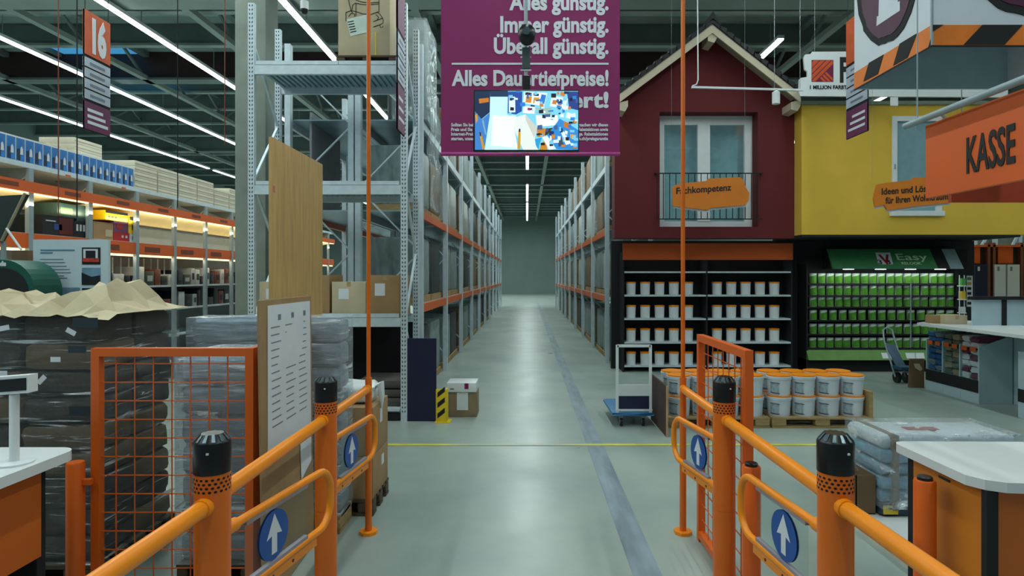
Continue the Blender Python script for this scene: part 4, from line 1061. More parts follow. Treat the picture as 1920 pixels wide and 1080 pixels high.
for rr, yo, m_, nm in ((97, .006, BLACKM, 'blob_outline'), (82, .009, MATS['deep_purple_print'], 'purple_blob')):
    MB().prism([NP_(1922+rr*1.05*math.cos(2*PI*k/36)*(1+.02*math.sin(k*5.3)), -69+rr*math.sin(2*PI*k/36)*(1+.02*math.sin(k*3.7))) for k in range(36)], 'y', d0-yo, d0-yo+.003 if yo > .006 else d0).build(nm, m_, t)
for x, y in ((qx+.1, d0+.1), (xe-.1, d0+.1), (qx+.1, d1-.1), (xe-.1, d1-.1)): MB().beam((x, y, zt), (x, y, 8), .008).build('hanging_wire', GREY, t)

# ------------------------------------------------------------------ paint shop under the yellow facade
pw = 11.62
MB().box(1.6, X(1827, pw), pw, pw+.12, 0, 2.42).build('wall_partition', mat('partition_black', (26, 30, 38), .7, var=.1), label='black partition wall behind the paint shelves', kind='structure')
pd = 11.25
px0, px1 = X(1512, pd), X(1797, pd)
ps = thing('paint_display', 'black paint shelf with lit green header under the yellow facade', 'shelf', ((px0+px1)/2, pd, 0))
rowb = [531, 553.5, 575, 600, 626, 652]
part('back_board', (px0, px1, pw-.03, pw-.002, 0, 2.12), BLACKM, ps)
for x in (px0, px1-.03): part('side_panel', (x, x+.03, pd, pw-.03, 0, 1.98), BLACKM, ps)
part('divider', (X(1707, pd), X(1708.5, pd), pd-.005, pd+.02, Z(652, pd), Z(532, pd)), GREY, ps)
for r_ in rowb: part('shelf_board', (px0+.03, px1-.03, pd, pw-.03, Z(r_, pd)-.03, Z(r_, pd)), BLACKM, ps)
part('plinth', (px0, px1, pd+.02, pw-.03, 0, Z(674, pd)), BLACKM, ps)
GR = mat('lime_green_panel', (92, 138, 58), .5)
MB().prism([(pd-.1, Z(674, pd)), (pd+.02, Z(654, pd)), (pd+.02, Z(674, pd))], 'x', px0, px1).build('green_price_ledge', GR, ps)
for p_ in (1655, 1700, 1716): MB().add([(X(p_, pd-.08), pd-.085, Z(671, pd)), (X(p_+18, pd-.08), pd-.085, Z(671, pd)), (X(p_+15, pd), pd-.003, Z(658, pd)), (X(p_-4, pd), pd-.003, Z(658, pd))], [(0,1,2,3)]).build('price_card', PAPER, ps)
DG = mat('dark_green_header', (58, 128, 78), .5)
hz0, hz1 = Z(504, pd-.35), Z(467, pd-.1)
def hdr(p0, p1, name, m):
    a0, a1 = X(p0, pd-.3), X(p1, pd-.3)
    return MB().prism([(pd-.36, hz0), (pd-.12, hz1), (pd-.10, hz1), (pd-.30, hz0)], 'x', a0, a1).build(name, m, ps)
hdr(1560, 1755, 'header_panel', DG); hdr(1755, 1778, 'header_picture', mat('header_dark_picture', (44, 48, 44), .3)); hdr(1778, 1803, 'header_pale_end', mat('header_pale', (150, 176, 178), .3))
part('header_box', (X(1560, pd), X(1806, pd), pd-.1, pw-.03, hz0, hz1), BLACKM, ps)
MB().prism([(pd-.33, hz0), (pd-.11, hz1), (pw-.03, hz1), (pw-.03, hz0)], 'x', X(1803, pd-.3), X(1803, pd-.3)+.012).build('header_cheek', mat('cheek_grey', (104, 126, 134), .4), ps)
def htext(s_, pl, pr, pyb, hpx, m, name, fat=.006):
    yh = pd-.34; o = text(name, s_, 1, (0, 0, 0), '-y', m, ps, .7, fat, 'LEFT', .003); base = Vector(ORG[ps.name])
    vs = o.data.vertices; xs_ = [v.co.x for v in vs]; mn, mxv = min(xs_), max(xs_); a0, a1 = X(pl, yh), X(pr, yh); hh = hpx*yh/F/.70; zb_ = Z(pyb, yh)
    for v in vs:
        z_ = zb_+(v.co.z+base.z)*hh; tt = (z_-hz0)/(hz1-hz0)
        v.co = Vector((a0+(v.co.x-mn)/(mxv-mn)*(a1-a0)-base.x, pd-.36+.24*tt-(.009 if v.co.y < -base.y else .005)-base.y, z_-base.z))
    return o
lc = mat('lime_lettering', (206, 236, 196), .6)
htext('Easy', 1688, 1746, 487, 12, lc, 'lettering'); htext('RELOOK', 1693, 1730, 496, 5, lc, 'lettering')
lo0, lo1 = X(1648, pd-.33), X(1679, pd-.33)
t1, t2 = .22, .82
MB().add([(lo0, pd-.36+.24*t1-.004, hz0+(hz1-hz0)*t1), (lo1-.03, pd-.36+.24*t1-.004, hz0+(hz1-hz0)*t1), (lo1, pd-.36+.24*t2-.004, hz0+(hz1-hz0)*t2), (lo0+.03, pd-.36+.24*t2-.004, hz0+(hz1-hz0)*t2)], [(0,1,2,3)]).build('logo_plate', PAPER, ps)
htext('V', 1655, 1675, 495, 18, mat('logo_red', (150, 24, 34), .5), 'logo_letter', .03); htext('3', 1649, 1657, 495, 8, INK, 'logo_letter', .02); htext('3', 1665, 1673, 495, 8, INK, 'logo_letter', .02)
SPOT = emit_mat('shelf_spot', (240, 250, 245), 6)
for p_ in (1590, 1650, 1706, 1762):
    a_ = X(p_, pd-.15); MB().box(a_-.08, a_+.08, pd-.2, pd-.13, hz0-.012, hz0-.001).build('downlight', SPOT, ps)
ld = bpy.data.lights.new('shelf_lamp', 'AREA'); ld.shape = 'RECTANGLE'; ld.size = px1-px0-.3; ld.size_y = .06; ld.energy = 4; ld.color = (.9, 1, .92)
lo = bpy.data.objects.new('shelf_lamp', ld); COL.objects.link(lo); lo.parent = ps
lo.location = (0, -.16, hz0-.02); lo.rotation_euler = (math.radians(25), 0, 0)
CANW = mat('can_white', (208, 220, 210), .35); CANG = mat('can_green_label', (84, 150, 44), .4, var=.25, scale=12); CAND = mat('can_dark_print', (24, 34, 24), .5)
def make_can(r, h_):
    t = thing('paint_can', 'x', 'paint can', (0, 0, -80), 'green paint cans')
    MB().lathe([(r*.97, -80), (r, -80+h_*.92)], (0, 0), 14).build('can_body', CANW, t)
    MB().lathe([(r*1.03, -80+h_*.92), (r*1.03, -80+h_), (r*.9, -80+h_)], (0, 0), 14).build('lid', mat('can_lid', (150, 165, 165), .35), t)
    lb_ = MB(); n = 9
    for i in range(n): 
        a, b = -PI/2-1.35+2.3*i/n, -PI/2-1.35+2.3*(i+1)/n; rr = r*1.012
        lb_.add([(rr*math.cos(a), rr*math.sin(a), -80+.03*h_), (rr*math.cos(b), rr*math.sin(b), -80+.03*h_), (rr*math.cos(b), rr*math.sin(b), -80+(.66+.2*i/n)*h_), (rr*math.cos(a), rr*math.sin(a), -80+(.66+.2*(i-1)/n)*h_)], [(0,1,2,3)])
    lb_.smooth = True; L_ = lb_.build('green_label', CANG, t)
    a, b = -PI/2-.5, -PI/2+.1; rr = r*1.03
    MB().add([(rr*math.cos(a), rr*math.sin(a), -80+.14*h_), (rr*math.cos(b), rr*math.sin(b), -80+.14*h_), (rr*math.cos(b), rr*math.sin(b), -80+.24*h_), (rr*math.cos(a), rr*math.sin(a), -80+.24*h_)], [(0,1,2,3)]).build('dark_print', CAND, L_)
    return t
can = make_can(.066, .182); first = True
rn = ['top row', 'second row', 'third row', 'fourth row', 'fifth row', 'bottom row']
for ri, r_ in enumerate(rowb):
    cols = 17 if ri != 3 else 15
    for c in range(cols):
        x_ = px1-.10-c*(.158 if ri != 3 else .18)
        if x_ < px0+.08: continue
        loc = (x_+random.uniform(-.006, .006), pd+.08+random.uniform(0, .02), Z(r_, pd)+.001)
        lab = 'green labelled paint can on the %s of the paint display, %s from the right' % (rn[ri], ORD[c])
        if first: can.location = loc; can['label'] = lab; first = False; o = can
        else: o = copy_tree(can, loc, None, lab)
        o.rotation_euler = (0, 0, random.uniform(-.25, .25))
# sample cards beside the display
t = thing('colour_card_strip', 'vertical strip of colour sample cards on the black partition', 'sample strip', (X(1816, pw), pw-.02, 1.0))
part('strip_board', (X(1811, pw), X(1822, pw), pw-.025, pw-.002, Z(575, pw), Z(517, pw)), WHITEP, t)
for k, c_ in enumerate(((70, 120, 60), (190, 150, 50), (20, 22, 30), (20, 22, 30), (40, 90, 60), (20, 22, 30))):
    part('sample', (X(1812, pw), X(1819, pw), pw-.03, pw-.025, Z(525+k*9.2, pw), Z(520+k*9.2, pw)), mat('sample_%d' % k, c_, .5), t)
t = thing('wire_rack_stand', 'white wire stand with green and yellow packs at the end of the paint shelf', 'display stand', (X(1803, pd-.1), pd-.1, 0))
sxa, sxb = X(1799, pd-.1), X(1808, pd-.1)
for x in (sxa, sxb): MB().beam((x, pd-.1, 0), (x, pd-.1, Z(516, pd)), .012).build('upright', WHITEP, t)
for p_, c_, hh in ((535, (90, 170, 90), .13), (560, (214, 180, 60), .14), (585, (210, 214, 212), .1), (610, (150, 160, 160), .1)):
    z_ = Z(p_, pd); part('tray', (sxa, sxb, pd-.16, pd-.04, z_-.02, z_), WHITEP, t); part('pack', (sxa+.01, sxb-.01, pd-.15, pd-.06, z_, z_+hh), mat('pack_%d_%d_%d' % c_, c_, .5), t)

# shelf of white tins under the red house
td = 11.2
ts = thing('tin_shelf', 'black shelf of white tins under the red house front', 'shelf', (3.2, td, 0))
part('back_board', (1.75, 4.85, pw-.03, pw-.002, 0, 2.2), BLACKM, ts)
for x in (1.75, 3.27, 4.82): part('side_panel', (x, x+.03, td, pw-.03, 0, 2.2), BLACKM, ts)
for z in (.12, .55, .98, 1.41, 1.84): part('shelf_board', (1.78, 4.82, td, pw-.03, z-.03, z), RACK, ts)
part('header', (1.75, 4.85, td-.02, td+.02, 2.05, 2.35), ORANGE_SIGN, ts)
tin = thing('white_tin', 'x', 'paint tin', (0, 0, -90), 'white tins under the red house')
MB().lathe([(.085, -90), (.09, -89.79)], (0, 0), 16).build('tin_body', WHITEP, tin)
MB().lathe([(.094, -89.79), (.094, -89.765), (.08, -89.762)], (0, 0), 16).build('lid', ORANGE_RAIL, tin)
first = True
for ri, z in enumerate((.12, .55, .98, 1.41)):
    for c in range(11):
        x_ = 1.92+c*.265
        if abs(x_-3.285) < .12: continue
        lab = 'white tin on the %s shelf from below under the red house, %s from the left' % (ORD[ri], ORD[c])
        loc = (x_, td+.14, z+.001)
        if first: tin.location = loc; tin['label'] = lab; first = False
        else: copy_tree(tin, loc, None, lab)

# ------------------------------------------------------------------ bucket pallets in the middle right
bd = 7.06
make_pallet('bucket_pallet', X(1448, bd), X(1639, bd), bd, bd+.8, 0, 'light wooden pallet carrying white buckets, right of the gate', 'bucket pallets')
make_pallet('bucket_pallet', X(1253, bd), X(1444, bd), bd, bd+.8, 0, 'light wooden pallet carrying white buckets, behind the right gate', 'bucket pallets')
part_b = box1('pallet_end_board', (X(1632, bd), X(1639, bd), bd+.02, bd+.78, PT, Z(735, bd)), WOODP, 'wooden end board at the right end of the bucket pallet', 'board')
BUCK = mat('bucket_white', (210, 218, 226), .35, var=.02)
bk = thing('white_bucket', 'x', 'bucket', (0, 0, -100), 'white buckets on pallets')
MB().lathe([(.122, -100), (.134, -99.80)], (0, 0), 24).build('bucket_body', BUCK, bk)
MB().lathe([(.139, -99.815), (.142, -99.80), (.142, -99.782), (.136, -99.778)], (0, 0), 24).build('rim', BUCK, bk)
MB().lathe([(.137, -99.779), (.139, -99.765), (.12, -99.761)], (0, 0), 24).build('orange_lid', ORANGE_RAIL, bk)
lb_ = MB(); 
for i in range(5):
    a, b = -PI/2-1.15+.75*i/5, -PI/2-1.15+.75*(i+1)/5
    lb_.add([(.129*math.cos(a), .129*math.sin(a), -99.97), (.129*math.cos(b), .129*math.sin(b), -99.97), (.137*math.cos(b), .137*math.sin(b), -99.84), (.137*math.cos(a), .137*math.sin(a), -99.84)], [(0,1,2,3)])
lb = lb_.build('grey_label', mat('bucket_label', (150, 168, 176), .4, var=.3, scale=30), bk)
for z_ in (.035, .15):
    MB().tube([(.1345*math.cos(-PI/2-1.1+.8*i/6), .1345*math.sin(-PI/2-1.1+.8*i/6), -100+z_-.006*i/6) for i in range(7)], .004, 6).build('print_line', INK, lb)
first = True
for pn, p0, p1, nm in (('right', 1448, 1632, 'right of the gate'), ('left', 1256, 1441, 'behind the right gate')):
    a, b = X(p0, bd)+.14, X(p1, bd)-.14
    for L in range(2):
        for j in range(2):
            for k in range(4):
                x_ = a+(b-a)*k/3; loc = (x_, bd+.16+j*.30, PT+.001+L*.240)
                lab = 'white bucket %s, %s row, %s layer, %s from left' % (nm, 'front' if j == 0 else 'back', 'lower' if L == 0 else 'upper', ORD[k])
                if first: bk.location = loc; bk['label'] = lab; first = False
                else: copy_tree(bk, loc, None, lab)
# ------------------------------------------------------------------ platform trolley
td_ = 7.1
t = thing('platform_trolley', 'blue platform trolley with pale frame beside the aisle', 'trolley', (1.22, 7.5, 0))
tx0, tx1 = X(1150, td_), X(1224, td_)
TB = mat('trolley_blue', (40, 112, 160), .4)
MB().rbox(tx0, tx1, td_, td_+.85, .13, .165, .012).build('platform', TB, t)
MB().tube([(tx0-.0, td_+.8, .15), (tx0, td_, .15), (tx1, td_, .15), (tx1, td_+.8, .15)], .018, 10).build('bumper', TB, t)
for x in (tx0+.05, tx1-.02): MB().beam((x, td_+.04, .165), (x, td_+.04, .95), .03, .03).build('frame_upright', WHITEP, t)
MB().beam((tx0+.05, td_+.04, .94), (tx1-.02, td_+.04, .94), .03).build('handle_bar', WHITEP, t)
MB().box(tx0+.06, tx1-.03, td_+.03, td_+.05, Z(742, td_), Z(722, td_)).build('pale_panel', WHITE, t)
MB().box(tx0+.06, tx1-.03, td_+.035, td_+.05, .2, Z(744, td_)).build('dark_panel', NAVY, t)
MB().beam((tx0+.03, td_+.03, .195), (tx1, td_+.03, .195), .02).build('cross_bar', WHITEP, t)
for x, y in ((tx0+.1, td_+.08), (tx1-.1, td_+.08), (tx0+.1, td_+.75), (tx1-.1, td_+.75)):
    wl = MB().tube([(x-.014, y, .05), (x+.014, y, .05)], .05, 18).build('wheel', BLACK, t)
    MB().tube([(x-.016, y, .05), (x+.016, y, .05)], .028, 12).build('hub', GREY, wl)
    MB().box(x-.022, x+.022, y-.02, y+.02, .09, .13).build('caster_fork', GREY, t)
t = thing('chipboard_sheet', 'dark reddish chipboard sheet standing between trolley and bucket pallet', 'board', (1.52, 7.0, 0))
cbx = 1.535
MB().box(cbx-.02, cbx, 6.68, 7.5, 0, 1.0 if False else .555).build('sheet', mat('chipboard_brown', (74, 52, 46), .8, var=.2), t)
MB().box(cbx-.021, cbx+.001, 6.665, 6.68, 0, .557).build('pale_edge', mat('edge_beige', (190, 150, 120), .6), t)
# ------------------------------------------------------------------ bag pallet behind the right counter
t = thing('display_base', 'low white display base under the wrapped bags', 'platform', (2.85, 4.1, 0))
part('base_body', (2.27, 3.5, 3.42, 4.72, 0, .085), mat('base_shade_white', (196, 196, 186), .6), t); part('top_sheet', (2.26, 3.51, 3.41, 4.73, .085, .1), WHITE, t)
BAGW = mat('white_plastic_bag', (214, 216, 218), .35, var=.06, bump=.3, bscale=10); BAGB = mat('blue_grey_bag', (120, 158, 178), .35, var=.2, bump=.3, bscale=10)
t = thing('bag_stack', 'film wrapped stack of white and blue bags behind the right counter', 'bag stack', (2.9, 4.4, .1))
for L in range(6):
    for k in range(2):
        x0 = 2.43+k*.47; z0 = .101+L*.092
        m_ = mat('dark_blue_bag', (34, 52, 74), .4) if L == 0 else (BAGB if L < 5 else BAGW)
        MB().rbox(x0, x0+.465, 4.2+(.02*(L % 2)), 4.66, z0, z0+.09, .035, 3, jit=.006).build('bag', m_, t)
part('red_print', (2.72, 2.95, 4.38, 4.46, .653, .656), mat('red_print', (170, 50, 56), .5), t)
part('yellow_label', (2.44, 2.54, 4.196, 4.2, .12, .18), YELLOW, t); part('yellow_label', (2.86, 2.98, 4.212, 4.216, .57, .60), YELLOW, t)
part('brown_strap', (2.50, 2.54, 4.185, 4.67, .15, .66), mat('brown_tape', (130, 110, 84), .4), t)
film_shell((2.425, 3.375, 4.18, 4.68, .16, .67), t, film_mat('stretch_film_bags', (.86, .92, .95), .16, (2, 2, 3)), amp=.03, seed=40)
t = thing('open_carton', 'open cardboard carton on the white base beside the wrapped bags', 'carton', (2.36, 4.4, .1))
bb = MB(); bx_, by_, bw_, bdp, bz_, bh_ = 2.28, 4.25, .13, .34, .101, .27
bb.box(bx_, bx_+.006, by_, by_+bdp, bz_, bz_+bh_); bb.box(bx_+bw_, bx_+bw_+.006, by_, by_+bdp, bz_, bz_+bh_); bb.box(bx_, bx_+bw_, by_, by_+.006, bz_, bz_+bh_); bb.box(bx_, bx_+bw_, by_+bdp, by_+bdp+.006, bz_, bz_+bh_); bb.box(bx_, bx_+bw_, by_, by_+bdp, bz_, bz_+.006)
bb.build('carton_body', CARD_D, t)
MB().add([(bx_, by_, bz_+bh_), (bx_, by_+bdp, bz_+bh_), (bx_-.1, by_+bdp-.03, bz_+bh_+.05), (bx_-.1, by_+.03, bz_+bh_+.05)], [(0,1,2,3)]).build('flap', CARD_L, t)
MB().add([(bx_, by_+bdp, bz_+bh_), (bx_+bw_, by_+bdp, bz_+bh_), (bx_+bw_, by_+bdp+.04, bz_+bh_+.09), (bx_, by_+bdp+.04, bz_+bh_+.07)], [(0,1,2,3)]).build('flap', CARD_L, t)

# ------------------------------------------------------------------ bin unit, counter, hand truck on the right
GW = mat('unit_blue_white', (176, 200, 208), .45, var=.03)
ux0, ux1, uy0, uy1 = 6.18, 6.62, 8.385, 9.5
t = thing('bin_unit', 'white three-bin unit with clear fronts full of packets', 'bin unit', (6.4, 8.95, 0))
for k in range(4):
    y = uy0+(uy1-uy0-.02)*k/3
    MB().prism([(ux0, 0), (ux1, 0), (ux1, .93), (ux0, .78)], 'y', y, y+.02).build('partition', GW, t)
part('base', (ux0+.005, ux1, uy0+.02, uy1-.02, 0, .15), GW, t); part('black_band', (ux0-.006, ux0+.004, uy0+.01, uy1, .15, .32), BLACKM, t)
part('floor_panel', (ux0+.01, ux1, uy0+.02, uy1-.02, .3, .32), GW, t); part('back_panel', (ux1, ux1+.02, uy0, uy1, 0, 1.0), GW, t)
for k in range(3):
    y0_ = uy0+.02+(uy1-uy0-.02)*k/3; y1_ = y0_+(uy1-uy0)/3-.03
    part('clear_front', (ux0-.004, ux0+.002, y0_, y1_, .32, .78), ACRYL, t)
    part('orange_tag', (ux0-.01, ux0-.005, y0_+.03, y0_+.14, .71, .77), ORANGE_SIGN, t); part('orange_tag', (ux0-.01, ux0-.005, y1_-.14, y1_-.03, .71, .77), ORANGE_SIGN, t)
cols = [(mat('packet_white', (216, 214, 220), .4), mat('packet_plum', (110, 40, 70), .4)), (mat('packet_olive', (96, 104, 92), .5), mat('packet_tan', (160, 140, 110), .5)), (mat('packet_blue', (44, 96, 150), .4), mat('packet_grey', (110, 126, 136), .4))]
bn = ['near bin', 'middle bin', 'far bin']; cnames = [('white', 'plum'), ('olive', 'tan'), ('blue', 'grey')]
for k in range(3):
    y0_ = uy0+.03+(uy1-uy0-.02)*k/3
    for j in range(14):
        w_ = 0 if (j % 3) else 1; L_ = j//2; s_ = j % 2
        yb0 = y0_+s_*.165; zz = .322+L_*.085
        MB().rbox(ux0+.012, ux0+.40, yb0, yb0+.158, zz, zz+.08, .03, 2, jit=.012).build('packet', cols[k][w_], label='%s packet in the %s, %s layer from below, %s half' % (cnames[k][w_], bn[k], ORD[L_], 'near' if s_ == 0 else 'far'), cat='packet', group='packets in the %s' % bn[k])
t = thing('service_counter', 'white service counter with panels over the packet bins', 'counter', (6.6, 8.2, 0))
MB().prism([(5.80, 6.3), (6.95, 6.3), (6.95, 9.55), (6.35, 9.55), (5.80, 9.12)], 'z', 1.02, 1.06).build('worktop', WHITE, t)
part('support_wall', (6.66, 6.95, 6.4, 9.5, 0, 1.02), GW, t)
part('screen_post', (X(1880, 8.6), X(1888, 8.6), 8.6, 8.66, 1.06, Z(556, 8.6)), BLACKM, t)
part('screen_panel', (X(1826, 8.6), X(1880, 8.6), 8.62, 8.65, 1.06, Z(562, 8.6)), GW, t); part('screen_panel', (X(1888, 8.6), X(1960, 8.6), 8.62, 8.65, 1.06, Z(562, 8.6)), GW, t)
part('screen_cap', (X(1822, 8.6), X(1960, 8.6), 8.57, 8.68, Z(562, 8.6), Z(556, 8.6)), BLACKM, t)
carton('carton', (5.92, 6.3, 8.95, 9.12, 1.061, 1.18), 'low carton at the left end of the service counter', CARD, False)
carton('carton', (X(1776, 8.8), X(1814, 8.8), 8.8, 9.05, 1.061, 1.19), 'square carton on the service counter by the screen panel', CARD_L, True)
t = thing('bin_unit_small', 'second white bin unit at the right frame edge', 'bin unit', (6.3, 7.4, 0))
MB().box(X(1909, 7.6), X(1909, 7.6)+.4, 7.3, 7.6, 0, .82).build('body', GW, t); part('black_band', (X(1909, 7.6)-.005, X(1909, 7.6), 7.31, 7.6, .2, .36), BLACKM, t); part('orange_tag', (X(1909, 7.6)+.02, X(1909, 7.6)+.1, 7.295, 7.3, .72, .78), ORANGE_SIGN, t)
# hand truck
hd_ = 10.0
t = thing('hand_truck', 'dark blue hand truck standing before the paint shelf', 'hand truck', (X(1690, hd_), hd_, 0))
HB = mat('truck_blue', (34, 74, 100), .4); ha = X(1676, hd_); hb = X(1698, hd_)
MB().add([(ha, hd_+.25, Z(646, hd_)), (hb-.02, hd_+.25, Z(650, hd_)), (hb+.03, hd_+.05, Z(686, hd_)), (ha+.06, hd_+.05, Z(686, hd_)), (ha, hd_+.27, Z(646, hd_)), (hb-.02, hd_+.27, Z(650, hd_)), (hb+.03, hd_+.07, Z(686, hd_)), (ha+.06, hd_+.07, Z(686, hd_))], [(0,1,2,3),(7,6,5,4),(0,4,5,1),(1,5,6,2),(2,6,7,3),(3,7,4,0)]).build('back_plate', HB, t)
MB().tube([(ha+.06, hd_+.06, .1), (ha+.0, hd_+.28, Z(640, hd_)), (ha+.02, hd_+.34, Z(622, hd_)), (ha+.1, hd_+.36, Z(617, hd_)), (hb-.02, hd_+.34, Z(622, hd_)), (hb-.01, hd_+.28, Z(640, hd_)), (hb+.04, hd_+.06, .1)], .014, 10).build('handle_frame', GREY, t)
MB().rbox(ha+.02, hb+.08, hd_-.16, hd_+.08, Z(692, hd_), Z(686, hd_), .01).build('toe_plate', HB, t)
for x in (ha+.1, hb+.06): MB().tube([(x-.025, hd_+.08, .09), (x+.025, hd_+.08, .09)], .09, 18).build('wheel', BLACK, t)
t = thing('leaning_cardboard', 'torn brown cardboard sheet leaning at the end of the bin unit', 'cardboard', (X(1718, 9.55), 9.55, 0))
MB().prism([(X(1703, 9.6), 0.01), (X(1733, 9.6), 0.0), (X(1733, 9.6), Z(673, 9.6)), (X(1706, 9.6), Z(673, 9.6))], 'y', 9.6, 9.615).build('sheet', CARD_D, t)
MB().prism([(X(1714, 9.59), Z(682, 9.59)), (X(1724, 9.59), Z(682, 9.59)), (X(1730, 9.59), Z(692, 9.59)), (X(1726, 9.59), Z(696, 9.59)), (X(1716, 9.59), Z(690, 9.59))], 'y', 9.592, 9.598).build('torn_patch', CARD_L, t)
# door samples far right
dd2 = 12.6
t = thing('door_display', 'brown framed display wall with orange cards far right', 'display wall', (10, dd2, 0))
part('back_board', (X(1828, dd2), X(2000, dd2), dd2+.1, dd2+.14, 0, Z(462, dd2)), mat('dark_wall_brown', (44, 36, 36), .7), t)
for p_ in (1852, 1862, 1914): part('brown_post', (X(p_, dd2), X(p_+5, dd2), dd2, dd2+.1, 0, Z(455, dd2)), mat('copper_brown', (120, 70, 50), .5), t)
part('top_rail', (X(1828, dd2), X(2000, dd2), dd2, dd2+.1, Z(463, dd2), Z(459, dd2)), ORANGE_RED, t)
for a, b in ((1828, 1841), (1875, 1903)): part('orange_card', (X(a, dd2), X(b, dd2), dd2+.05, dd2+.09, Z(494, dd2), Z(463, dd2)), ORANGE_SIGN, t)
for a, b, c_, nm in ((1828, 1852, NAVY, 'navy blue sample door left of the brown post'), (1865, 1886, WHITE, 'white sample door, left of the pair'), (1889, 1912, WHITE, 'white sample door, right of the pair')):
    tt = thing('sample_door', nm, 'door', ((X(a, dd2)+X(b, dd2))/2, dd2, 0), 'sample doors')
    part('door_leaf', (X(a, dd2-.05), X(b, dd2-.05), dd2-.05, dd2-.01, 0, Z(496, dd2)), c_, tt); part('sticker', (X(a+5, dd2-.05), X(a+9, dd2-.05), dd2-.055, dd2-.05, Z(508, dd2), Z(500, dd2)), PAPER if c_ is NAVY else GREYINK, tt)
    part('knob', (X(b-3, dd2), X(b-2, dd2), dd2-.09, dd2-.05, 1.0, 1.05), GREY, tt)
t = thing('far_rack', 'pale rack frame with diagonal braces behind the sample doors', 'rack', (X(1870, 15), 15, 0))
for p_ in (1828, 1866, 1912): part('upright', (X(p_, 15), X(p_+5, 15), 15, 15.1, 0, 3.4), RACK, t)
for a, b in ((1842, 1856), (1900, 1912)): MB().beam((X(a, 15), 15.05, Z(462, 15)), (X(b, 15), 15.05, Z(440, 15)), .05).build('brace', RACK, t)
part('back_sheet', (X(1825, 15), 14.5, 15.3, 15.34, 0, 3.4), mat('back_sheet_grey', (120, 130, 120), .7), t)

# ------------------------------------------------------------------ left shop shelving along the aisle
SX = -6.0
t = thing('shop_shelving', 'long shelf run with orange fascia and lit canopy on the left', 'shelving', (SX-.4, 11, 0))
zs = 3.10; zm = 2.27
for k in range(13):
    y = 6.38+k*1.01
    part('upright', (SX-.02, SX+.03, y-.035, y+.035, 0, zs-.05), GREY, t)
    MB().prism([(SX-.45, zs-.05), (SX-.0, zs-.05), (SX-.0, zs-.11), (SX-.1, zs-.20), (SX-.45, zs-.06)], 'y', y-.015, y+.015).build('bracket', GREY, t)
part('top_shelf', (SX-1.0, SX+.02, 6.0, 19, zs-.05, zs), RACK, t)
for y in (7.95, 9.05): part('orange_clip', (SX+.02, SX+.03, y, y+.08, zs-.05, zs-.03), ORANGE_SIGN, t)
part('fascia', (SX+.031, SX+.05, 6.0, 19, 2.76, 2.885), ORANGE_SIGN, t)
for k in range(8):
    y = 6.55+k*1.0+.35; part('fascia_print', (SX+.05, SX+.052, y, y+.28, 2.80, 2.85), mat('fascia_dark_print', (120, 54, 30), .6), t)
cpy = MB(); n = 6
cp = [(SX+.03, 2.757)]+[(SX+.03-.5*math.sin(k*PI/2/n), 2.757-.13*(1-math.cos(k*PI/2/n))*1.0-.02*k/n) for k in range(1, n+1)]
cpy.add([(x, y, z) for y in (6.0, 19) for x, z in cp], [(i, i+1, len(cp)+i+1, len(cp)+i) for i in range(len(cp)-1)]); cpy.smooth = True
cpy.build('canopy', mat('canopy_cream', (226, 206, 150), .6, var=.04), t)
part('back_panel', (SX-.95, SX-.9, 6.0, 19, 0, zs-.06), mat('back_panel_grey', (166, 176, 176), .7, var=.05), t)
part('mid_shelf', (SX-.9, SX, 6.0, 19, zm-.04, zm), RACK, t)
part('mid_fascia', (SX+.0, SX+.02, 6.0, 19, 2.09, 2.265), ORANGE_SIGN, t)
for k in range(6): part('fascia_print', (SX+.02, SX+.022, 7.3+k*1.0+.3, 7.3+k*1.0+.7, 2.13, 2.21), MATS['fascia_dark_print'], t)
part('strip_light', (SX-.06, SX-.02, 6.0, 19, 2.055, 2.085), emit_mat('warm_strip', (255, 226, 170), 1.6), t)
part('strip_light', (SX-.03, SX+.02, 6.0, 19, 2.745, 2.757), MATS['warm_strip'], t)
for z in (.3, .75, 1.2, 1.6): part('lower_shelf', (SX-.9, SX-.1, 6.0, 19, z-.03, z), RACK, t)
for zz, en, tilt in ((2.70, 22, -.35), (2.04, 14, -.5)):
    ld = bpy.data.lights.new('shelf_strip_lamp', 'AREA'); ld.shape = 'RECTANGLE'; ld.size = .06; ld.size_y = 13; ld.energy = en; ld.color = (1, .86, .6)
    lo = bpy.data.objects.new('shelf_strip_lamp', ld); COL.objects.link(lo); lo.parent = t
    lo.location = (SX-.05-ORG[t.name][0], 12.5-ORG[t.name][1], zz); lo.rotation_euler = (0, tilt, 0)
    if zz > 2.5: lo.rotation_euler = (0, PI-.9, 0); lo.location.z = 2.60; lo.location.x = SX+.03-ORG[t.name][0]; ld.energy = 30
# blue cartons
bc = thing('blue_carton', 'x', 'carton', (0, 0, -110), 'blue cartons on the top shelf')
part('carton_body', (-.30, 0, 0, .128, -110, -109.70), WHITEP, bc)
pr = part('printed_front', (0, .003, .006, .122, -109.985, -109.72), mat('carton_blue_print', (36, 120, 196), .35, var=.25, scale=9), bc)
MB().prism([(.012, -109.97), (.06, -109.98), (.06, -109.88), (.045, -109.84), (.012, -109.85)], 'x', .003, .005).build('dark_picture', mat('carton_navy_picture', (14, 40, 70), .4), pr)
MB().prism([(.055, -109.91), (.10, -109.91), (.095, -109.84), (.08, -109.81), (.062, -109.83)], 'x', .005, .006).build('white_figure', TXTWHITE, pr)
for k in range(18):
    lab = 'blue printed carton on the top left shelf, %s from the left frame edge' % ORD[k]
    loc = (SX, 6.93+k*.135, zs+.001)
    if k == 0: bc.location = loc; bc['label'] = lab
    else: copy_tree(bc, loc, None, lab)
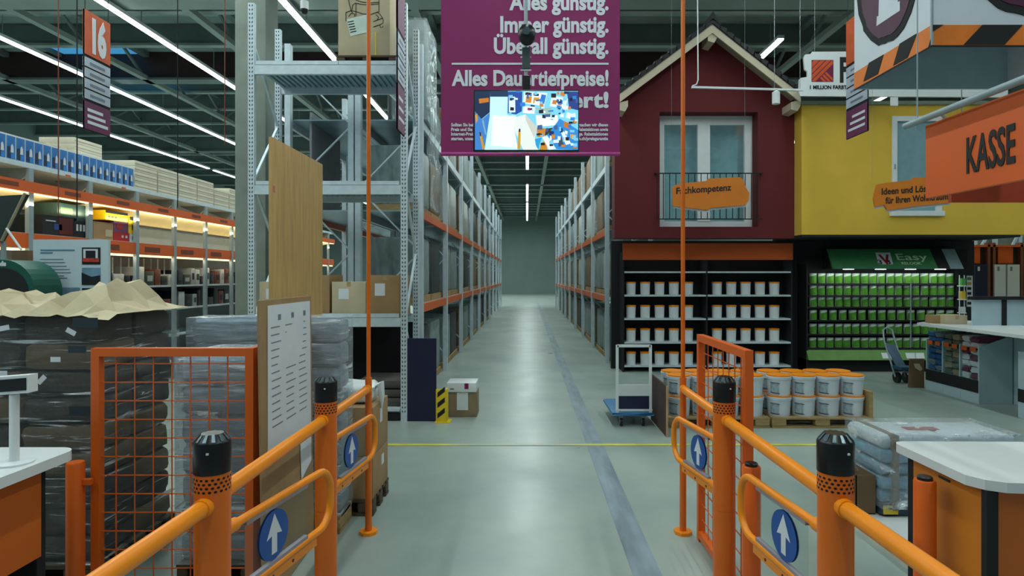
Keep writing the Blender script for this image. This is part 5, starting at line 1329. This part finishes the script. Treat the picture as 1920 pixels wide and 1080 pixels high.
# flat pale cartons stacks
fc = thing('flat_carton', 'x', 'carton', (0, 0, -120), 'flat pale cartons on the top shelf')
part('carton_body', (-.5, 0, 0, .56, -120, -119.915), mat('pale_carton', (206, 200, 180), .7, var=.06), fc, .003)
part('seam', (0, .002, .0, .56, -119.962, -119.958), CARD_D, fc)
first = True
for s_, (y0_, n_, xo) in enumerate(((8.62, 5, -.34), (9.42, 5, 0), (10.02, 5, 0), (10.62, 5, 0), (11.22, 5, 0), (11.82, 4, 0), (12.42, 5, 0), (13.02, 4, 0))):
    for L in range(n_ + (2 if xo else 0)):
        lab = 'flat pale carton in the %s stack on the top left shelf, %s from below' % (ORD[s_], ORD[L])
        loc = (SX+xo-.02, y0_, zs+.001+L*.087)
        if first: fc.location = loc; fc['label'] = lab; first = False
        else: copy_tree(fc, loc, None, lab)
carton('carton', (SX-.85, SX-.34, 6.6, 7.35, zs, zs+.42), 'wide tan carton behind the blue cartons at the left edge', CARD_L)
for k in range(4): box1('upright_board', (SX-.8, SX-.34, 7.95+k*.13, 8.06+k*.13, zs, zs+.40+.02*(k % 2)), CARD_L if k % 2 else CARD, 'upright cardboard pack behind the blue cartons, %s from the left' % ORD[k], 'pack', 'upright packs', .004)
MB().rbox(SX-.8, SX-.36, 7.42, 7.9, zs, zs+.36, .06, 2, jit=.03).build('white_bundle', WHITEP, label='crumpled white bundle behind the blue cartons', cat='bundle')
# boxes on the mid shelf
def shelf_box(y0_, y1_, z0_, z1_, c_, label, accents=(), xo=-.03):
    t = thing('boxed_product', label, 'product box', (SX-.2+xo, (y0_+y1_)/2, z0_), 'product boxes on the mid shelf')
    part('carton_body', (SX-.4+xo, SX+.0+xo, y0_, y1_, z0_, z1_), c_, t)
    for (a, b, c, d_, m_) in accents:
        part('print_patch', (SX+xo, SX+.003+xo, y0_+(y1_-y0_)*a, y0_+(y1_-y0_)*b, z0_+(z1_-z0_)*c, z0_+(z1_-z0_)*d_), m_, t)
GB = mat('box_dark_green', (44, 70, 66), .4, var=.3, scale=8); GB2 = mat('box_green_print', (86, 120, 84), .4); KB = mat('box_black', (22, 24, 30), .4); RB = mat('box_red', (170, 30, 36), .4); YB = mat('box_yellow', (220, 180, 20), .4); WB = mat('box_pale', (190, 196, 200), .4); DR = mat('box_dark_red', (84, 22, 26), .4); BB_ = mat('box_blue_mark', (40, 70, 140), .4)
yv = lambda p: 6*F/(988-p)
shelf_box(yv(84), yv(143), zm+.001, zm+.25, KB, 'black product box with red side on the left mid shelf', ((.5, .95, .1, .95, DR), (.35, .6, .3, .6, BB_), (.1, .4, .7, .76, WB)))
shelf_box(yv(143.6), yv(178), zm+.001, zm+.22, KB, 'black product box with bottle pictures on the left mid shelf', ((.1, .2, .4, .8, WB), (.28, .38, .4, .8, WB), (.46, .56, .4, .8, WB), (.64, .74, .4, .8, WB), (.82, .92, .4, .8, WB)))
shelf_box(yv(112), yv(147), zm+.252, zm+.43, GB, 'dark green product box stacked on the black box with red side', ((.15, .8, .2, .7, GB2),))
shelf_box(yv(148), yv(177), zm+.223, zm+.44, GB, 'dark green product box with round emblem on the left mid shelf', ((.5, .9, .15, .8, GB2),))
shelf_box(yv(179), yv(216), zm+.001, zm+.25, CARD, 'plain tan carton among the product boxes on the left mid shelf', ((.6, .95, .2, .6, CARD_L),))
shelf_box(yv(217), yv(246), zm+.001, zm+.13, RB, 'red product box under the yellow one on the left mid shelf', ((.5, .62, .4, .7, WB), (.75, .87, .4, .7, WB)))
shelf_box(yv(247), yv(266), zm+.001, zm+.13, WB, 'pale product box right of the red one on the left mid shelf', ((.2, .7, .3, .7, GREYINK),))
shelf_box(yv(217), yv(244), zm+.132, zm+.29, mat('box_purple', (110, 60, 96), .4), 'purple red product box on the red box', ((.2, .6, .3, .8, RB),))
shelf_box(yv(245), yv(264), zm+.132, zm+.40, YB, 'yellow product box with black marks at the right of the mid shelf', ((.1, .9, .75, .95, KB), (.3, .6, .2, .5, KB)))
shelf_box(yv(202), yv(243), zm+.292, zm+.43, YB, 'yellow and black product box on top of the purple red box', ((.0, 1, .72, 1, KB), (.1, .2, .25, .45, KB), (.25, .35, .25, .45, KB), (.4, .5, .25, .45, KB)))
TP = [mat('tool_%d' % k, c_, .4) for k, c_ in enumerate(((40, 44, 48), (170, 176, 178), (60, 70, 60), (120, 66, 50), (28, 34, 52), (200, 204, 204)))]
for ri, z in enumerate((1.2, 1.6)):
    y = 8.6; k = 0
    while y < 13:
        w_ = random.uniform(.1, .24); h_ = random.uniform(.14, .33); 
        t = thing('tool_pack', 'boxed tool on the %s lower shelf left, %s from the left' % (('upper', 'lower')[ri == 0], ORD[k] if k < 20 else 'twenty-%s' % ORD[k-20]), 'tool pack', (SX-.3, y, z), 'tool packs on the lower shelves')
        m_ = TP[random.randrange(6)]; part('pack_body', (SX-.5, SX-.13, y, y+w_, z+.001, z+h_), m_, t, .012)
        part('pack_card', (SX-.13, SX-.127, y+w_*.2, y+w_*.8, z+h_*.3, z+h_*.7), TP[random.randrange(6)], t); y += w_+.03; k += 1
for k in range(12):
    y = 8.75+k*.19; t = thing('hanging_tool', 'long handled tool hanging under the lower orange fascia, %s from the left' % ORD[k], 'tool', (SX-.3, y, 1.72), 'hanging tools')
    MB().tube([(SX-.3, y, 1.72), (SX-.3, y, 2.04)], .012, 8).build('handle', TP[5 if k % 2 else 1], t); MB().rbox(SX-.33, SX-.27, y-.05, y+.05, 1.68, 1.76, .012).build('head', TP[k % 5], t)
# yellow strimmers on the left back panel
for k, y in enumerate((7.75, 8.25)):
    t = thing('grass_trimmer', 'yellow grass trimmer standing on the left mid shelf, %s' % ('left one' if k == 0 else 'right one'), 'trimmer', (SX-.7, y, zm), 'grass trimmers')
    MB().tube([(SX-.75, y-.25, zm+.05), (SX-.75, y+.12, zm+.42)], .012, 8).build('shaft', GREY, t); MB().rbox(SX-.8, SX-.7, y-.33, y-.17, zm+.001, zm+.07, .02).build('cutting_head', BLACKM, t); MB().rbox(SX-.79, SX-.71, y+.06, y+.18, zm+.36, zm+.45, .02).build('motor', YELLOW, t)
# info poster
dp = 5.4
ip0, ip1, iz0, iz1 = X(62, dp), X(203, dp), Z(580, dp), Z(449, dp)
t = thing('info_board', 'white info board with pictures behind the wrapped sacks', 'board', ((ip0+ip1)/2, dp, 0))
part('board', (ip0, ip1, dp, dp+.03, iz0, iz1), mat('info_board_white', (196, 214, 222), .6, var=.03), t)
for x in (ip0+.08, ip1-.11): part('leg', (x, x+.03, dp+.03, dp+.06, 0, iz1-.1), GREY, t)
def ipic(p0, p1, q0, q1, m_, nm='picture'): return part(nm, (X(p0, dp), X(p1, dp), dp-.003, dp, Z(q1, dp), Z(q0, dp)), m_, t)
PK = mat('picture_dark', (24, 28, 34), .5); PBL = mat('picture_sky', (110, 146, 170), .5, var=.2, scale=8)
p1_ = ipic(154, 188.5, 464, 496, PK); p2_ = ipic(154, 188.5, 502, 534, PBL); p3_ = ipic(154, 188.5, 540, 572, mat('picture_navy', (30, 42, 58), .5)); ipic(71, 110, 539, 572, mat('picture_olive', (70, 76, 60), .5, var=.5, scale=15)); ipic(114, 150, 539, 572, PBL)
def isub(par, p0, p1, q0, q1, m_, nm): MB().box(X(p0, dp), X(p1, dp), dp-.006, dp-.003, Z(q1, dp), Z(q0, dp)).build(nm, m_, par)
isub(p1_, 157, 184, 467, 470, PAPER, 'white_frame'); isub(p1_, 157, 161, 470, 484, PAPER, 'white_frame'); isub(p1_, 180, 184, 470, 484, PAPER, 'white_frame'); isub(p1_, 156, 186, 484, 491, mat('picture_red', (190, 60, 50), .5, var=.4, scale=30), 'red_detail')
MB().prism([(X(154, dp), Z(534, dp)), (X(188.5, dp), Z(534, dp)), (X(188.5, dp), Z(516, dp)), (X(172, dp), Z(519, dp)), (X(154, dp), Z(511, dp))], 'y', dp-.006, dp-.003).build('dark_hill', PK, p2_)
isub(p3_, 163, 173, 548, 560, WB, 'pale_cup')
for k, (a, b, q) in enumerate(((76, 140, 469), (76, 99, 474), (76, 119, 486), (76, 122, 492), (76, 125, 499), (76, 131, 505), (76, 133, 511), (76, 120, 517), (76, 126, 521))):
    ipic(a, b, q-(1.2 if k < 2 else .7), q+(1.2 if k < 2 else .7), mat('info_blue_print', (74, 128, 160), .6) if k < 2 else GREYINK, 'text_line')
# green arch stand
da = 5.0
t = thing('arch_stand', 'dark green arch stand with black inside at the left edge', 'display stand', (X(0, da)-.2, da, 0))
def arch(px_r, py_t, r_, zb_, x_l):
    xr, zt_ = X(px_r, da), Z(py_t, da); pts = [(x_l, zb_), (xr, zb_), (xr, zt_-r_)]
    for k in range(1, 9): a = k*PI/2/8; pts.append((xr-r_+r_*math.cos(a), zt_-r_+r_*math.sin(a)))
    return pts+[(x_l, zt_)]
MB().prism(arch(65, 487, .26, 0, -4.9), 'y', da, da+.3).build('arch_frame', mat('arch_green', (20, 84, 70), .45), t)
MB().prism(arch(54, 503, .20, .02, -4.85), 'y', da-.004, da).build('black_inset', BLACKM, t)
text('lettering', 'n.de', .054, (X(-7, da), da-.004, Z(498.5, da)), '-y', TXTWHITE, t, .9, .003)
part('blue_notice', (X(-10, da), X(7.5, da), da-.008, da-.004, Z(572, da), Z(551, da)), mat('notice_blue', (60, 140, 200), .5), t)
t = thing('dark_awning', 'dark green slanted awning panel at the left edge', 'awning', (X(10, 5.6), 5.6, 1.9))
MB().add([(X(-30, 5.6), 5.6, Z(455, 5.6)), (X(2, 5.6), 5.6, Z(452, 5.6)), (X(46, 5.6), 5.62, Z(364, 5.6)), (X(-30, 5.6), 5.62, Z(368, 5.6)), (X(-30, 5.6), 5.64, Z(455, 5.6)), (X(2, 5.6), 5.64, Z(452, 5.6)), (X(46, 5.6), 5.66, Z(364, 5.6)), (X(-30, 5.6), 5.66, Z(368, 5.6))], [(0,1,2,3),(7,6,5,4),(0,4,5,1),(1,5,6,2),(2,6,7,3),(3,7,4,0)]).build('panel', mat('awning_green', (30, 46, 46), .6), t)
MB().tube([(X(3, 5.58), 5.58, Z(452, 5.58)), (X(47, 5.58), 5.58, Z(362, 5.58))], .012, 8).build('edge_bar', mat('bar_beige', (150, 140, 116), .5), t)
MB().tube([(X(12, 5.56), 5.56, Z(428, 5.56)), (X(40, 5.56), 5.56, Z(468, 5.56))], .01, 8).build('strut', WHITEP, t)
MB().beam((X(3, 5.62), 5.64, Z(452, 5.6)), (X(3, 5.62), 5.64, 0), .03).build('stand_pole', GREY, t)
carton('carton', (X(22, 5.9), X(52, 5.9), 5.9, 6.1, 1.75, 2.0), 'small brown carton with white top above the green arch', CARD_D, False)
part('carton_support', (X(24, 5.9), X(50, 5.9), 5.92, 6.08, 0, 1.749), BLACKM, t) if False else box1('carton_plinth', (X(24, 5.9), X(50, 5.9), 5.92, 6.08, 0, 1.748), GREY, 'narrow grey plinth carrying the small brown carton', 'plinth', None, .01)
